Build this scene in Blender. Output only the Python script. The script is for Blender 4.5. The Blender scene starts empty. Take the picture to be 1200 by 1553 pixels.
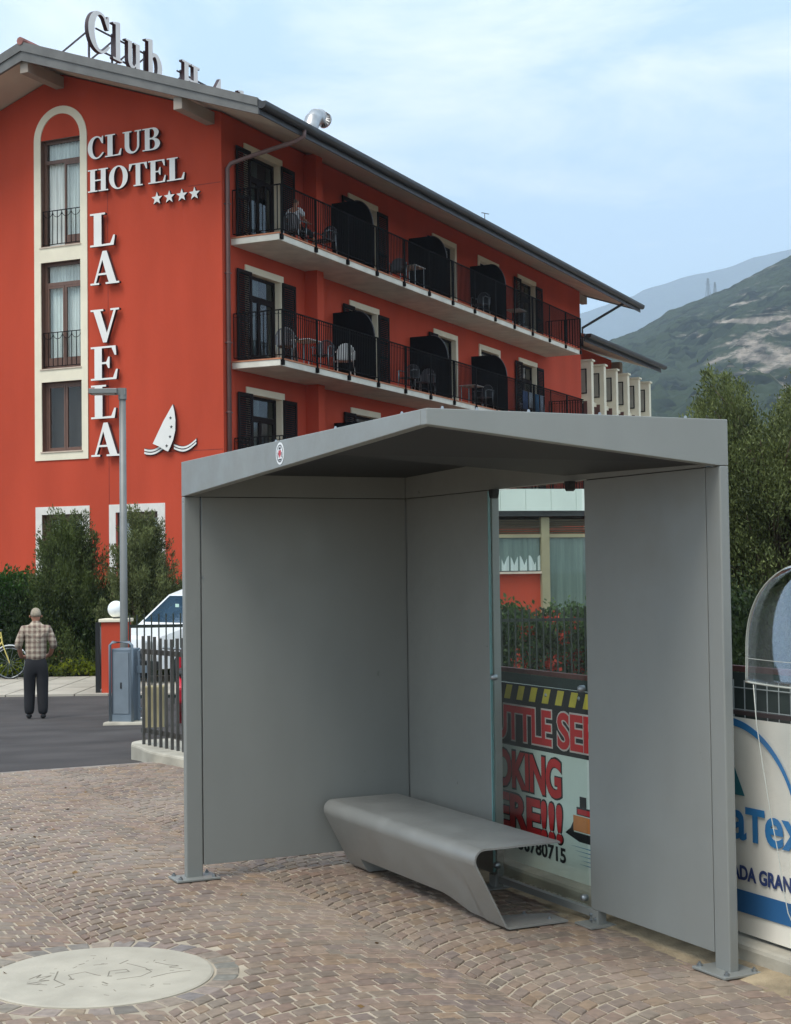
import bpy, bmesh, math, random
import numpy as np
from mathutils import Vector, Matrix, Euler
random.seed(7); rng = np.random.default_rng(7)
R = math.radians
scene = bpy.context.scene
COL = scene.collection

# ------------------------------------------------------------------ camera
cam_d = bpy.data.cameras.new('camera'); cam = bpy.data.objects.new('camera', cam_d); COL.objects.link(cam)
cam_d.sensor_fit = 'HORIZONTAL'; cam_d.sensor_width = 36.0; cam_d.lens = 36.0 * 2299.0 / 1200.0
cam_d.clip_start = 0.1; cam_d.clip_end = 20000
PITCH, ROLL, CAM_H = R(2.1094), R(-0.73788), 1.70
_f = Vector((0, math.cos(PITCH), math.sin(PITCH))); _u = Vector((0, -math.sin(PITCH), math.cos(PITCH))); _r = Vector((1, 0, 0))
_r2 = math.cos(ROLL) * _r + math.sin(ROLL) * _u; _u2 = -math.sin(ROLL) * _r + math.cos(ROLL) * _u
_m = Matrix((_r2, _u2, -_f)).transposed().to_4x4(); _m.translation = Vector((0, 0, CAM_H))
cam.matrix_world = _m
scene.camera = cam

# ------------------------------------------------------------------ sky, sun, exposure
SUN_EL, SUN_AZ = R(60), R(221)          # azimuth clockwise from +Y: behind the camera, a little to the left
world = bpy.data.worlds.new('World'); scene.world = world; world.use_nodes = True
wn, wl = world.node_tree.nodes, world.node_tree.links
wn.clear()
wo = wn.new('ShaderNodeOutputWorld'); bg = wn.new('ShaderNodeBackground'); bg.inputs['Strength'].default_value = 0.115
sky = wn.new('ShaderNodeTexSky'); sky.sky_type = 'NISHITA'; sky.sun_disc = False
sky.sun_elevation = SUN_EL; sky.sun_rotation = SUN_AZ; sky.air_density = 1.0; sky.dust_density = 1.5; sky.ozone_density = 1.5
tc = wn.new('ShaderNodeTexCoord')
mp = wn.new('ShaderNodeMapping'); mp.inputs['Scale'].default_value = (1.0, 1.0, 3.2); mp.inputs['Rotation'].default_value = (0.25, 0.35, 0.3)
nz = wn.new('ShaderNodeTexNoise'); nz.inputs['Scale'].default_value = 4.2; nz.inputs['Detail'].default_value = 9; nz.inputs['Roughness'].default_value = 0.56; nz.inputs['Distortion'].default_value = 0.35
cr = wn.new('ShaderNodeValToRGB'); cr.color_ramp.elements[0].position = 0.44; cr.color_ramp.elements[0].color = (0.0, 0.0, 0.0, 1)
cr.color_ramp.elements[1].position = 0.64; cr.color_ramp.elements[1].color = (0.9, 0.9, 0.9, 1)
mx = wn.new('ShaderNodeMix'); mx.data_type = 'RGBA'
mx.inputs['B'].default_value = (11.4, 11.4, 11.3, 1)
wl.new(tc.outputs['Generated'], mp.inputs['Vector']); wl.new(mp.outputs['Vector'], nz.inputs['Vector'])
wl.new(nz.outputs['Fac'], cr.inputs['Fac']); wl.new(cr.outputs['Color'], mx.inputs['Factor'])
mb0 = wn.new('ShaderNodeMix'); mb0.data_type = 'RGBA'; mb0.inputs['Factor'].default_value = 0.62; mb0.inputs['B'].default_value = (6.7, 9.3, 11.3, 1)
wl.new(sky.outputs['Color'], mb0.inputs['A']); wl.new(mb0.outputs['Result'], mx.inputs['A']); wl.new(mx.outputs['Result'], bg.inputs['Color']); wl.new(bg.outputs['Background'], wo.inputs['Surface'])

sun_d = bpy.data.lights.new('sun', 'SUN'); sun_d.energy = 2.1; sun_d.angle = R(28); sun_d.color = (1.0, 0.95, 0.88)
sun = bpy.data.objects.new('sun', sun_d); COL.objects.link(sun)
_sd = Vector((math.sin(SUN_AZ) * math.cos(SUN_EL), math.cos(SUN_AZ) * math.cos(SUN_EL), math.sin(SUN_EL)))
sun.rotation_euler = _sd.to_track_quat('Z', 'Y').to_euler(); sun.location = (0, 0, 60)
scene.view_settings.view_transform = 'Standard'; scene.view_settings.look = 'None'
scene.view_settings.exposure = 0.32; scene.view_settings.gamma = 1.0
scene.render.engine = 'CYCLES'
scene.cycles.max_bounces = 8; scene.cycles.transparent_max_bounces = 16; scene.cycles.volume_bounces = 1
scene.cycles.caustics_reflective = False; scene.cycles.caustics_refractive = False

# ------------------------------------------------------------------ helpers
def lin(r, g, b, k=1.0):
    f = lambda c: (c / 255 / 12.92 if c <= 10.3 else ((c / 255 + 0.055) / 1.055) ** 2.4) * k
    return (f(r), f(g), f(b), 1)

MATS = {}
def mat(name, c, rough=0.6, metal=0.0, var=0.12, scale=6.0, bump=0.0, bscale=60.0, spec=0.5, coord='Object', stretch=(1, 1, 1), c2=None, lo=0.35, hi=0.65, detail=5):
    if name in MATS: return MATS[name]
    m = bpy.data.materials.new(name); m.use_nodes = True
    N, L = m.node_tree.nodes, m.node_tree.links
    p = N['Principled BSDF']; p.inputs['Roughness'].default_value = rough; p.inputs['Metallic'].default_value = metal
    p.inputs['Specular IOR Level'].default_value = spec
    t = N.new('ShaderNodeTexCoord'); mpn = N.new('ShaderNodeMapping'); mpn.inputs['Scale'].default_value = stretch
    L.new(t.outputs[coord], mpn.inputs['Vector'])
    n = N.new('ShaderNodeTexNoise'); n.inputs['Scale'].default_value = scale; n.inputs['Detail'].default_value = detail
    L.new(mpn.outputs['Vector'], n.inputs['Vector'])
    r = N.new('ShaderNodeValToRGB'); r.color_ramp.elements[0].position = lo; r.color_ramp.elements[1].position = hi
    if c2 is None:
        c1 = tuple(x * (1 - var) for x in c[:3]) + (1,); c2 = tuple(min(1, x * (1 + var)) for x in c[:3]) + (1,)
    else: c1 = c
    r.color_ramp.elements[0].color = c1; r.color_ramp.elements[1].color = c2
    L.new(n.outputs['Fac'], r.inputs['Fac']); L.new(r.outputs['Color'], p.inputs['Base Color'])
    if bump:
        b = N.new('ShaderNodeBump'); b.inputs['Strength'].default_value = bump; b.inputs['Distance'].default_value = 0.01
        n2 = N.new('ShaderNodeTexNoise'); n2.inputs['Scale'].default_value = bscale; n2.inputs['Detail'].default_value = 4
        L.new(mpn.outputs['Vector'], n2.inputs['Vector']); L.new(n2.outputs['Fac'], b.inputs['Height']); L.new(b.outputs['Normal'], p.inputs['Normal'])
    MATS[name] = m
    return m

def glass_mat(name, tint, ior=1.5, rough=0.0, trans_tint=None, mixadd=0.04):
    if name in MATS: return MATS[name]
    m = bpy.data.materials.new(name); m.use_nodes = True
    N, L = m.node_tree.nodes, m.node_tree.links; N.clear()
    o = N.new('ShaderNodeOutputMaterial'); mixn = N.new('ShaderNodeMixShader'); tr = N.new('ShaderNodeBsdfTransparent'); gl = N.new('ShaderNodeBsdfGlossy')
    lw = N.new('ShaderNodeLayerWeight'); lw.inputs['Blend'].default_value = 0.5
    fr = N.new('ShaderNodeMath'); fr.operation = 'POWER'; fr.inputs[1].default_value = 4.0; L.new(lw.outputs['Facing'], fr.inputs[0]); ad = N.new('ShaderNodeMath'); ad.operation = 'ADD'; ad.inputs[1].default_value = mixadd
    tr.inputs['Color'].default_value = tint; gl.inputs['Roughness'].default_value = rough; gl.inputs['Color'].default_value = (0.95, 0.97, 1, 1)
    nt = N.new('ShaderNodeTexNoise'); nt.inputs['Scale'].default_value = 3.0
    mu = N.new('ShaderNodeMath'); mu.operation = 'MULTIPLY_ADD'; mu.inputs[1].default_value = 0.05; mu.inputs[2].default_value = 0.0
    L.new(nt.outputs['Fac'], mu.inputs[0]); L.new(mu.outputs[0], ad.inputs[1] if False else gl.inputs['Roughness'])
    L.new(fr.outputs[0], ad.inputs[0]); L.new(ad.outputs[0], mixn.inputs[0]); L.new(tr.outputs[0], mixn.inputs[1]); L.new(gl.outputs[0], mixn.inputs[2]); L.new(mixn.outputs[0], o.inputs['Surface'])
    MATS[name] = m
    return m

def leaf_mat(name, dark, light, scale=1.2, trans=0.25):
    if name in MATS: return MATS[name]
    m = bpy.data.materials.new(name); m.use_nodes = True
    N, L = m.node_tree.nodes, m.node_tree.links
    p = N['Principled BSDF']; p.inputs['Roughness'].default_value = 0.6; p.inputs['Specular IOR Level'].default_value = 0.3
    t = N.new('ShaderNodeTexCoord'); n = N.new('ShaderNodeTexNoise'); n.inputs['Scale'].default_value = scale; n.inputs['Detail'].default_value = 3
    L.new(t.outputs['Object'], n.inputs['Vector'])
    g = N.new('ShaderNodeNewGeometry'); a = N.new('ShaderNodeMath'); a.operation = 'MULTIPLY_ADD'; a.inputs[1].default_value = 0.45; 
    L.new(g.outputs['Random Per Island'], a.inputs[0]); 
    s = N.new('ShaderNodeMath'); s.operation = 'MULTIPLY_ADD'; s.inputs[1].default_value = 1.5; s.inputs[2].default_value = -0.45
    L.new(n.outputs['Fac'], s.inputs[0]); L.new(s.outputs[0], a.inputs[2])
    r = N.new('ShaderNodeValToRGB'); r.color_ramp.elements[0].position = 0.15; r.color_ramp.elements[0].color = dark; r.color_ramp.elements[1].position = 0.95; r.color_ramp.elements[1].color = light
    L.new(a.outputs[0], r.inputs['Fac']); L.new(r.outputs['Color'], p.inputs['Base Color'])
    o = N['Material Output']; tl = N.new('ShaderNodeBsdfTranslucent'); ms = N.new('ShaderNodeMixShader'); ms.inputs[0].default_value = trans
    L.new(r.outputs['Color'], tl.inputs['Color']); L.new(p.outputs[0], ms.inputs[1]); L.new(tl.outputs[0], ms.inputs[2]); L.new(ms.outputs[0], o.inputs['Surface'])
    MATS[name] = m
    return m

def tag(o, label=None, cat=None, group=None, kind=None):
    if label: o['label'] = label
    if cat: o['category'] = cat
    if group: o['group'] = group
    if kind: o['kind'] = kind
    return o

def empty(name, loc=(0, 0, 0), rz=0.0, label=None, cat=None, group=None, kind=None):
    o = bpy.data.objects.new(name, None); COL.objects.link(o); o.location = loc; o.rotation_euler = (0, 0, rz); o.empty_display_size = 0.2
    return tag(o, label, cat, group, kind)

def link_mesh(name, me, m=None, parent=None, loc=None, rot=None):
    o = bpy.data.objects.new(name, me); COL.objects.link(o)
    if m is not None:
        if isinstance(m, (list, tuple)):
            for x in m: me.materials.append(x)
        elif len(me.materials) == 0: me.materials.append(m)
    if parent: o.parent = parent
    if loc: o.location = loc
    if rot: o.rotation_euler = rot
    return o

class MB:
    def __init__(s): s.v = []; s.f = []; s.mi = []; s.cur = 0
    def add(s, vs, fs):
        b = len(s.v); s.v += [tuple(v) for v in vs]; s.f += [tuple(b + i for i in f) for f in fs]; s.mi += [s.cur] * len(fs)
    def box(s, x0, x1, y0, y1, z0, z1, mat4=None):
        vs = [(x, y, z) for z in (z0, z1) for y in (y0, y1) for x in (x0, x1)]
        if mat4: vs = [mat4 @ Vector(v) for v in vs]
        s.add(vs, [(0, 2, 3, 1), (4, 5, 7, 6), (0, 1, 5, 4), (1, 3, 7, 5), (3, 2, 6, 7), (2, 0, 4, 6)]); return s
    def bar(s, p, q, w, h=None, up=(0, 0, 1)):
        h = h or w; p = Vector(p); q = Vector(q); d = (q - p)
        if d.length < 1e-6: return s
        dn = d.normalized(); up = Vector(up)
        if abs(dn.dot(up)) > 0.98: up = Vector((1, 0, 0))
        x = dn.cross(up).normalized(); y = x.cross(dn)
        vs = []
        for c in (p, q):
            for sx, sy in ((-1, -1), (1, -1), (1, 1), (-1, 1)): vs.append(c + x * sx * w / 2 + y * sy * h / 2)
        s.add(vs, [(0, 1, 2, 3), (7, 6, 5, 4), (0, 4, 5, 1), (1, 5, 6, 2), (2, 6, 7, 3), (3, 7, 4, 0)]); return s
    def tube(s, pts, r, n=8, cap=True):
        pts = [Vector(p) for p in pts]; rs = r if isinstance(r, (list, tuple)) else [r] * len(pts)
        d0 = (pts[1] - pts[0]).normalized(); ref = Vector((0, 0, 1)) if abs(d0.z) < 0.9 else Vector((1, 0, 0))
        vs = []
        for i, p in enumerate(pts):
            a = pts[max(0, i - 1)]; b = pts[min(len(pts) - 1, i + 1)]; d = (b - a).normalized()
            x = d.cross(ref)
            if x.length < 1e-4: x = d.cross(Vector((0, 1, 0)))
            x.normalize(); y = d.cross(x); ref = -y if False else ref
            for k in range(n):
                t = 2 * math.pi * k / n; vs.append(p + x * math.cos(t) * rs[i] + y * math.sin(t) * rs[i])
        fs = []
        for i in range(len(pts) - 1):
            for k in range(n): fs.append((i * n + k, i * n + (k + 1) % n, (i + 1) * n + (k + 1) % n, (i + 1) * n + k))
        if cap: fs.append(tuple(range(n - 1, -1, -1))); fs.append(tuple((len(pts) - 1) * n + k for k in range(n)))
        s.add(vs, fs); return s
    def lathe(s, prof, c=(0, 0, 0), n=24, axis='z'):
        vs = []
        for r_, z in prof:
            for k in range(n):
                t = 2 * math.pi * k / n; x, y = r_ * math.cos(t), r_ * math.sin(t)
                v = (x, y, z) if axis == 'z' else ((z, x, y) if axis == 'x' else (x, z, y))
                vs.append((v[0] + c[0], v[1] + c[1], v[2] + c[2]))
        fs = [(i * n + k, i * n + (k + 1) % n, (i + 1) * n + (k + 1) % n, (i + 1) * n + k) for i in range(len(prof) - 1) for k in range(n)]
        s.add(vs, fs); return s
    def prism(s, poly, fn, d0, d1):
        n = len(poly); vs = [fn(p, d0) for p in poly] + [fn(p, d1) for p in poly]
        s.add(vs, [tuple(range(n - 1, -1, -1)), tuple(range(n, 2 * n))] + [(i, (i + 1) % n, n + (i + 1) % n, n + i) for i in range(n)]); return s
    def mesh(s, name='mesh', smooth=False):
        me = bpy.data.meshes.new(name); me.from_pydata(s.v, [], s.f)
        me.polygons.foreach_set('material_index', s.mi)
        bm = bmesh.new(); bm.from_mesh(me); bmesh.ops.recalc_face_normals(bm, faces=bm.faces); bm.to_mesh(me); bm.free()
        if smooth: me.polygons.foreach_set('use_smooth', [True] * len(me.polygons))
        me.update(); return me
    def build(s, name, m, parent=None, smooth=False, bevel=0.0, loc=None, rz=None):
        o = link_mesh(name, s.mesh(name, smooth), m, parent, loc, (0, 0, rz) if rz is not None else None)
        if bevel:
            b = o.modifiers.new('bevel', 'BEVEL'); b.width = bevel; b.segments = 2; b.limit_method = 'ANGLE'; b.angle_limit = R(40); b.harden_normals = False
        return o

def eval_mesh(o):
    dg = bpy.context.evaluated_depsgraph_get(); dg.update()
    return bpy.data.meshes.new_from_object(o.evaluated_get(dg))

def shape_mesh(loops, depth):
    """filled 2-D outline (with holes) given a thickness; local x right, y up, z toward the reader"""
    cu = bpy.data.curves.new('tmp', 'CURVE'); cu.dimensions = '2D'; cu.fill_mode = 'BOTH'; cu.extrude = depth / 2
    for lp in loops:
        sp = cu.splines.new('POLY'); sp.points.add(len(lp) - 1); sp.use_cyclic_u = True
        for i, (x, y) in enumerate(lp): sp.points[i].co = (x, y, 0, 1)
    o = bpy.data.objects.new('tmp', cu); COL.objects.link(o); me = eval_mesh(o)
    bpy.data.objects.remove(o); bpy.data.curves.remove(cu); me.transform(Matrix.Translation((0, 0, depth / 2)))
    return me

def text_mesh(s, depth=0.004, offset=0.0, spacing=1.0):
    cu = bpy.data.curves.new('tmp', 'FONT'); cu.body = s; cu.extrude = depth / 2; cu.offset = offset; cu.space_character = spacing; cu.resolution_u = 4
    o = bpy.data.objects.new('tmp', cu); COL.objects.link(o); me = eval_mesh(o)
    bpy.data.objects.remove(o); bpy.data.curves.remove(cu); me.transform(Matrix.Translation((0, 0, depth / 2)))
    return me

def fit(me, w, h, x0=0, y0=0):
    xs = [v.co.x for v in me.vertices]; ys = [v.co.y for v in me.vertices]
    ax, bx, ay, by = min(xs), max(xs), min(ys), max(ys)
    for v in me.vertices: v.co.x = x0 + (v.co.x - ax) / (bx - ax) * w; v.co.y = y0 + (v.co.y - ay) / (by - ay) * h
    return me

def put(me, origin, right, up):
    r_ = Vector(right).normalized(); u_ = Vector(up).normalized(); n_ = r_.cross(u_)
    M = Matrix((r_, u_, n_)).transposed().to_4x4(); M.translation = Vector(origin); me.transform(M); return me

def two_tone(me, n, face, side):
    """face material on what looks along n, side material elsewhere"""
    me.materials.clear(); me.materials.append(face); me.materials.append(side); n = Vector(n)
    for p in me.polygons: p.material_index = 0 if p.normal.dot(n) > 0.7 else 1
    return me

def leaves(pts, dirs, ln, wd, jitter=0.5, name='leaves', droop=0.0):
    """one small pointed blade (two triangles as a quad) per point"""
    n = len(pts); d = dirs + rng.normal(0, jitter, (n, 3)); d[:, 2] -= droop; d /= np.linalg.norm(d, axis=1)[:, None] + 1e-9
    a = rng.normal(0, 1, (n, 3)); s = np.cross(d, a); s /= np.linalg.norm(s, axis=1)[:, None] + 1e-9
    L_ = ln * rng.uniform(0.6, 1.3, n)[:, None]; W_ = wd * rng.uniform(0.6, 1.3, n)[:, None]
    v = np.empty((n, 4, 3)); v[:, 0] = pts; v[:, 1] = pts + d * L_ * 0.5 + s * W_; v[:, 2] = pts + d * L_; v[:, 3] = pts + d * L_ * 0.5 - s * W_
    me = bpy.data.meshes.new(name); me.vertices.add(4 * n); me.vertices.foreach_set('co', v.reshape(-1))
    me.loops.add(4 * n); me.loops.foreach_set('vertex_index', np.arange(4 * n, dtype=np.int32))
    me.polygons.add(n); me.polygons.foreach_set('loop_start', np.arange(0, 4 * n, 4, dtype=np.int32)); me.polygons.foreach_set('loop_total', np.full(n, 4, dtype=np.int32))
    me.update(calc_edges=True); me.validate(); return me

def skin(nodes, edges, sub=2, root=0):
    """continuous body surface from joints (x,y,z,r) and bones"""
    me = bpy.data.meshes.new('tmp'); me.from_pydata([n[:3] for n in nodes], edges, [])
    o = bpy.data.objects.new('tmp', me); COL.objects.link(o)
    md = o.modifiers.new('skin', 'SKIN'); md.use_smooth_shade = True
    for i, n in enumerate(nodes):
        sv = me.skin_vertices[0].data[i]; r_ = n[3]; sv.radius = (r_, r_) if not isinstance(r_, tuple) else r_; sv.use_root = (i == root)
    s = o.modifiers.new('sub', 'SUBSURF'); s.levels = sub; s.render_levels = sub
    out = eval_mesh(o); bpy.data.objects.remove(o); bpy.data.meshes.remove(me); return out

# ------------------------------------------------------------------ materials
M_shelter = mat('grey_powder_coat', lin(133, 135, 131), 0.40, 0.1, var=0.06, scale=2.2, bump=0.05, bscale=500, spec=0.5, stretch=(1.5, 1.5, 0.35), detail=12, lo=0.2, hi=0.8)
M_bench = mat('grey_bench_coat', lin(140, 140, 136), 0.34, 0.2, var=0.07, scale=5, bump=0.05, bscale=700)
M_galv = mat('galvanised_steel', lin(150, 155, 158), 0.35, 0.85, var=0.15, scale=30)
M_black = mat('black_metal', lin(28, 28, 29), 0.5, 0.1, var=0.1, scale=8)
M_rail = mat('dark_railing_paint', lin(20, 18, 18), 0.85, 0.0, var=0.15, scale=8, spec=0.08)
M_red = mat('red_stucco', lin(182, 72, 50), 0.92, 0, var=0.14, scale=0.8, bump=0.35, bscale=25, spec=0.2, stretch=(1, 1, 0.3), detail=9, lo=0.25, hi=0.75)
M_cream = mat('cream_render', lin(228, 219, 196), 0.85, 0, var=0.05, scale=1.5, bump=0.1, bscale=30, spec=0.2)
M_slab = mat('pale_concrete', lin(208, 203, 190), 0.85, 0, var=0.1, scale=2.2, bump=0.2, bscale=12, spec=0.2)
M_terra = mat('terracotta_edge', lin(178, 116, 84), 0.8, 0, var=0.15, scale=3)
M_soffit = mat('soffit_paint', lin(200, 188, 172), 0.85, 0, var=0.07, scale=1.0, spec=0.2)
M_fascia = mat('weathered_grey_sheet', lin(104, 103, 100), 0.6, 0.2, var=0.12, scale=3, stretch=(0.3, 1, 1))
M_gutter = mat('dark_gutter', lin(62, 62, 63), 0.45, 0.4, var=0.12, scale=2)
M_tile = mat('roof_tile', lin(138, 88, 70), 0.85, 0, var=0.25, scale=4, bump=0.4, bscale=12)
M_brown = mat('brown_window_wood', lin(104, 76, 64), 0.5, 0, var=0.15, scale=10, stretch=(4, 4, 0.5))
M_shut = mat('dark_shutter_wood', lin(36, 29, 29), 0.85, 0, spec=0.08, var=0.15, scale=9, stretch=(1, 1, 8))
M_screen = mat('black_wicker', lin(14, 12, 14), 0.95, 0, spec=0.04, var=0.3, scale=60, bump=0.5, bscale=90)
M_curtain = mat('net_curtain', lin(222, 226, 220), 0.9, 0, var=0.12, scale=3, stretch=(6, 6, 0.3), spec=0.1)
M_room = mat('dark_room', lin(46, 44, 42), 0.9, 0, var=0.1, scale=2)
M_pane = glass_mat('window_glass', (0.95, 0.97, 0.97, 1), 1.5, mixadd=0.02)
M_letter = mat('letter_face', lin(226, 224, 218), 0.4, 0, var=0.03, scale=3)
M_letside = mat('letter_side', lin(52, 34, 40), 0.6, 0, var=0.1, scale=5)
M_asphalt = mat('asphalt', lin(66, 62, 60), 0.9, 0, var=0.28, scale=1.1, stretch=(0.8, 1.0, 1), bump=0.5, bscale=120, spec=0.3, detail=10)
M_mortar = mat('sandy_mortar', lin(170, 158, 140), 0.95, 0, var=0.15, scale=5, bump=0.3, bscale=80, spec=0.2)
M_conc = mat('kerb_concrete', lin(166, 160, 146), 0.92, 0, var=0.2, scale=3, bump=0.4, bscale=25, spec=0.2, detail=8)
M_wood = mat('bark', lin(84, 70, 56), 0.9, 0, var=0.25, scale=8, bump=0.5, bscale=20)
M_white = mat('white_paint', lin(228, 230, 230), 0.35, 0, var=0.03, scale=2)

for m_ in (M_shelter, M_bench):
    N, L = m_.node_tree.nodes, m_.node_tree.links; t_ = N.new('ShaderNodeTexCoord'); w_ = N.new('ShaderNodeTexNoise'); w_.inputs['Scale'].default_value = 5.0; w_.inputs['Detail'].default_value = 10; w_.inputs['Roughness'].default_value = 0.7
    r_ = N.new('ShaderNodeMapRange'); r_.inputs['From Min'].default_value = 0.3; r_.inputs['From Max'].default_value = 0.7; r_.inputs['To Min'].default_value = 0.26; r_.inputs['To Max'].default_value = 0.58
    L.new(t_.outputs['Object'], w_.inputs['Vector']); L.new(w_.outputs['Fac'], r_.inputs['Value']); L.new(r_.outputs[0], N['Principled BSDF'].inputs['Roughness'])

# ================================================================== GROUND (structure)
SA = R(115.865)                                       # plan direction of the shelter and of the fence behind it
U1 = Vector((math.cos(SA), math.sin(SA), 0)); U2 = Vector((-math.sin(SA), math.cos(SA), 0)); SR = Vector((1.388, 6.296, 0))
def sh(a, w, z=0.0): return SR + U1 * a + U2 * w + Vector((0, 0, z))
def gz(p):
    a = (Vector((p[0], p[1], 0)) - SR).dot(U1)
    return -min(0.52, 0.05 * max(0.0, a - 8.06))
g = MB(); As = [-300, -40, 8.06, 12, 18.46, 60, 400]; Ws = [-400, -40, 0, 40, 400]
for i in range(len(As) - 1):
    for j in range(len(Ws) - 1):
        q = [sh(As[i], Ws[j]), sh(As[i + 1], Ws[j]), sh(As[i + 1], Ws[j + 1]), sh(As[i], Ws[j + 1])]
        for p in q: p.z = gz(p) - 0.012
        g.add(q, [(0, 1, 2, 3)])
g.build('ground', M_asphalt); tag(bpy.data.objects['ground'], kind='structure')
# sandy joints under the paving
g = MB(); g.add([sh(-30, -0.1, .0045), sh(8.06, -0.1, .0045), sh(8.06, 30, .0045), sh(-30, 30, .0045)], [(0, 1, 2, 3)])
tag(g.build('paving_joints', M_mortar), kind='structure')
g = MB(); g.add([sh(-30, -30, -0.004), sh(8.06, -30, -0.004), sh(8.06, -0.11, -0.004), sh(-30, -0.11, -0.004)], [(0, 1, 2, 3)])
tag(g.build('verge', mat('packed_earth', lin(120, 110, 92), 0.95, var=0.25, scale=3, bump=0.4)), kind='structure')

# porphyry setts laid in segmental arcs, every one a real block
DC = Vector((-1.262, 6.42, 0)); DR_ = 0.472
def paving():
    V = []; F = []; C = []
    tones = [(146, 132, 123), (136, 127, 120), (150, 135, 121), (130, 127, 118), (140, 122, 112), (126, 119, 117), (156, 141, 126), (140, 131, 118), (152, 134, 112), (124, 118, 110), (144, 130, 122)]
    def stone(c, col, top):
        ctr = sum((p for p in c), Vector()) / 4
        b = len(V); ins = [p + (ctr - p) * 0.12 for p in c]
        for p in c: V.append((p.x, p.y, -0.004))
        for p in c:
            q = p + (ctr - p) * 0.03; V.append((q.x, q.y, top - 0.003))
        for p in ins: V.append((p.x, p.y, top + random.uniform(-0.0008, 0.0008)))
        F.extend([(b + 8, b + 9, b + 10, b + 11)] + [(b + i, b + (i + 1) % 4, b + 4 + (i + 1) % 4, b + 4 + i) for i in range(4)] + [(b + 4 + i, b + 4 + (i + 1) % 4, b + 8 + (i + 1) % 4, b + 8 + i) for i in range(4)])
        C.extend([col] * 9)
    lane, r, half = 1.26, 0.90, math.asin(0.63 / 0.90); pitch = 0.090; n = 16
    for k in range(-1, 7):
        wc = k * lane + 0.35; off = random.uniform(0, pitch)
        rows = int(13.2 / pitch)
        for i in range(rows):
            a0 = -3.9 + i * pitch + off; a1 = a0 + pitch
            sg_ = 0.5 * (i % 2); ts_ = [-half] + [-half + 2 * half * (j - sg_ + random.uniform(-0.16, 0.16)) / n for j in range(1, n + (1 if sg_ else 0))] + [half]
            wob = random.uniform(-0.006, 0.006)
            for j in range(len(ts_) - 1):
                g_ = 0.0042 + random.uniform(0, 0.0028)
                def P(a_, t_, da, dt): return sh(a_ + da + wob + r * (math.cos(t_ + dt) - 1) , wc + r * math.sin(t_ + dt), 0)
                dt = g_ / r; t0, t1 = ts_[j], ts_[j + 1]
                jj = [random.uniform(-0.005, 0.005) for _ in range(4)]
                c = [P(a0, t0, g_ + jj[0], dt), P(a1, t0, -g_ + jj[1], dt), P(a1, t1, -g_ + jj[2], -dt), P(a0, t1, g_ + jj[3], -dt)]
                ctr = (c[0] + c[2]) / 2; rel = ctr - SR; a_, w_ = rel.dot(U1), rel.dot(U2)
                if a_ > 8.0 or w_ < -0.10 or (ctr - DC).length < DR_ + 0.115: continue
                t = random.choice(tones); v = random.uniform(0.72, 0.90); stone(c, lin(t[0] * 0.7 + 48, t[1] * 0.7 + 36, t[2] * 0.7 + 28, v * 0.93), 0.010 + random.uniform(-0.002, 0.003))
    m_ = 34                                            # ring of setts round the stone disc
    for j in range(m_):
        t0 = 2 * math.pi * j / m_ + 0.01; t1 = 2 * math.pi * (j + 1) / m_ - 0.01; r0, r1 = DR_ + 0.012, DR_ + 0.11
        c = [DC + Vector((math.cos(t) * q, math.sin(t) * q, 0)) for t, q in ((t0, r0), (t0, r1), (t1, r1), (t1, r0))]
        stone(c, lin(*random.choice(tones), random.uniform(0.75, 1.0)), 0.009)
    me = bpy.data.meshes.new('cobblestones'); me.from_pydata(V, [], F)
    ca = me.attributes.new('stone_colour', 'FLOAT_COLOR', 'FACE'); ca.data.foreach_set('color', np.array(C, dtype=np.float32).reshape(-1)); me.update()
    m = bpy.data.materials.new('porphyry'); m.use_nodes = True; N, L = m.node_tree.nodes, m.node_tree.links; p = N['Principled BSDF']
    p.inputs['Roughness'].default_value = 0.72; p.inputs['Specular IOR Level'].default_value = 0.35
    at = N.new('ShaderNodeAttribute'); at.attribute_name = 'stone_colour'; t = N.new('ShaderNodeTexCoord')
    n1 = N.new('ShaderNodeTexNoise'); n1.inputs['Scale'].default_value = 28; n1.inputs['Detail'].default_value = 6
    n2 = N.new('ShaderNodeTexNoise'); n2.inputs['Scale'].default_value = 0.9; n2.inputs['Detail'].default_value = 5
    for q in (n1, n2): L.new(t.outputs['Object'], q.inputs['Vector'])
    mu = N.new('ShaderNodeMix'); mu.data_type = 'RGBA'; mu.blend_type = 'MULTIPLY'; mu.inputs['Factor'].default_value = 1
    rp = N.new('ShaderNodeValToRGB'); rp.color_ramp.elements[0].position = 0.3; rp.color_ramp.elements[0].color = (0.72, 0.72, 0.72, 1); rp.color_ramp.elements[1].position = 0.7; rp.color_ramp.elements[1].color = (1.15, 1.15, 1.15, 1)
    L.new(n1.outputs['Fac'], rp.inputs['Fac']); L.new(at.outputs['Color'], mu.inputs['A']); L.new(rp.outputs['Color'], mu.inputs['B'])
    mu2 = N.new('ShaderNodeMix'); mu2.data_type = 'RGBA'; mu2.inputs['B'].default_value = lin(160, 148, 134)
    r2 = N.new('ShaderNodeValToRGB'); r2.color_ramp.elements[0].position = 0.45; r2.color_ramp.elements[0].color = (0.05, 0.05, 0.05, 1); r2.color_ramp.elements[1].position = 0.75; r2.color_ramp.elements[1].color = (0.45, 0.45, 0.45, 1)
    L.new(n2.outputs['Fac'], r2.inputs['Fac']); L.new(r2.outputs['Color'], mu2.inputs['Factor']); L.new(mu.outputs['Result'], mu2.inputs['A']); L.new(mu2.outputs['Result'], p.inputs['Base Color'])
    b = N.new('ShaderNodeBump'); b.inputs['Strength'].default_value = 0.35; b.inputs['Distance'].default_value = 0.004; L.new(n1.outputs['Fac'], b.inputs['Height']); L.new(b.outputs['Normal'], p.inputs['Normal'])
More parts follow.
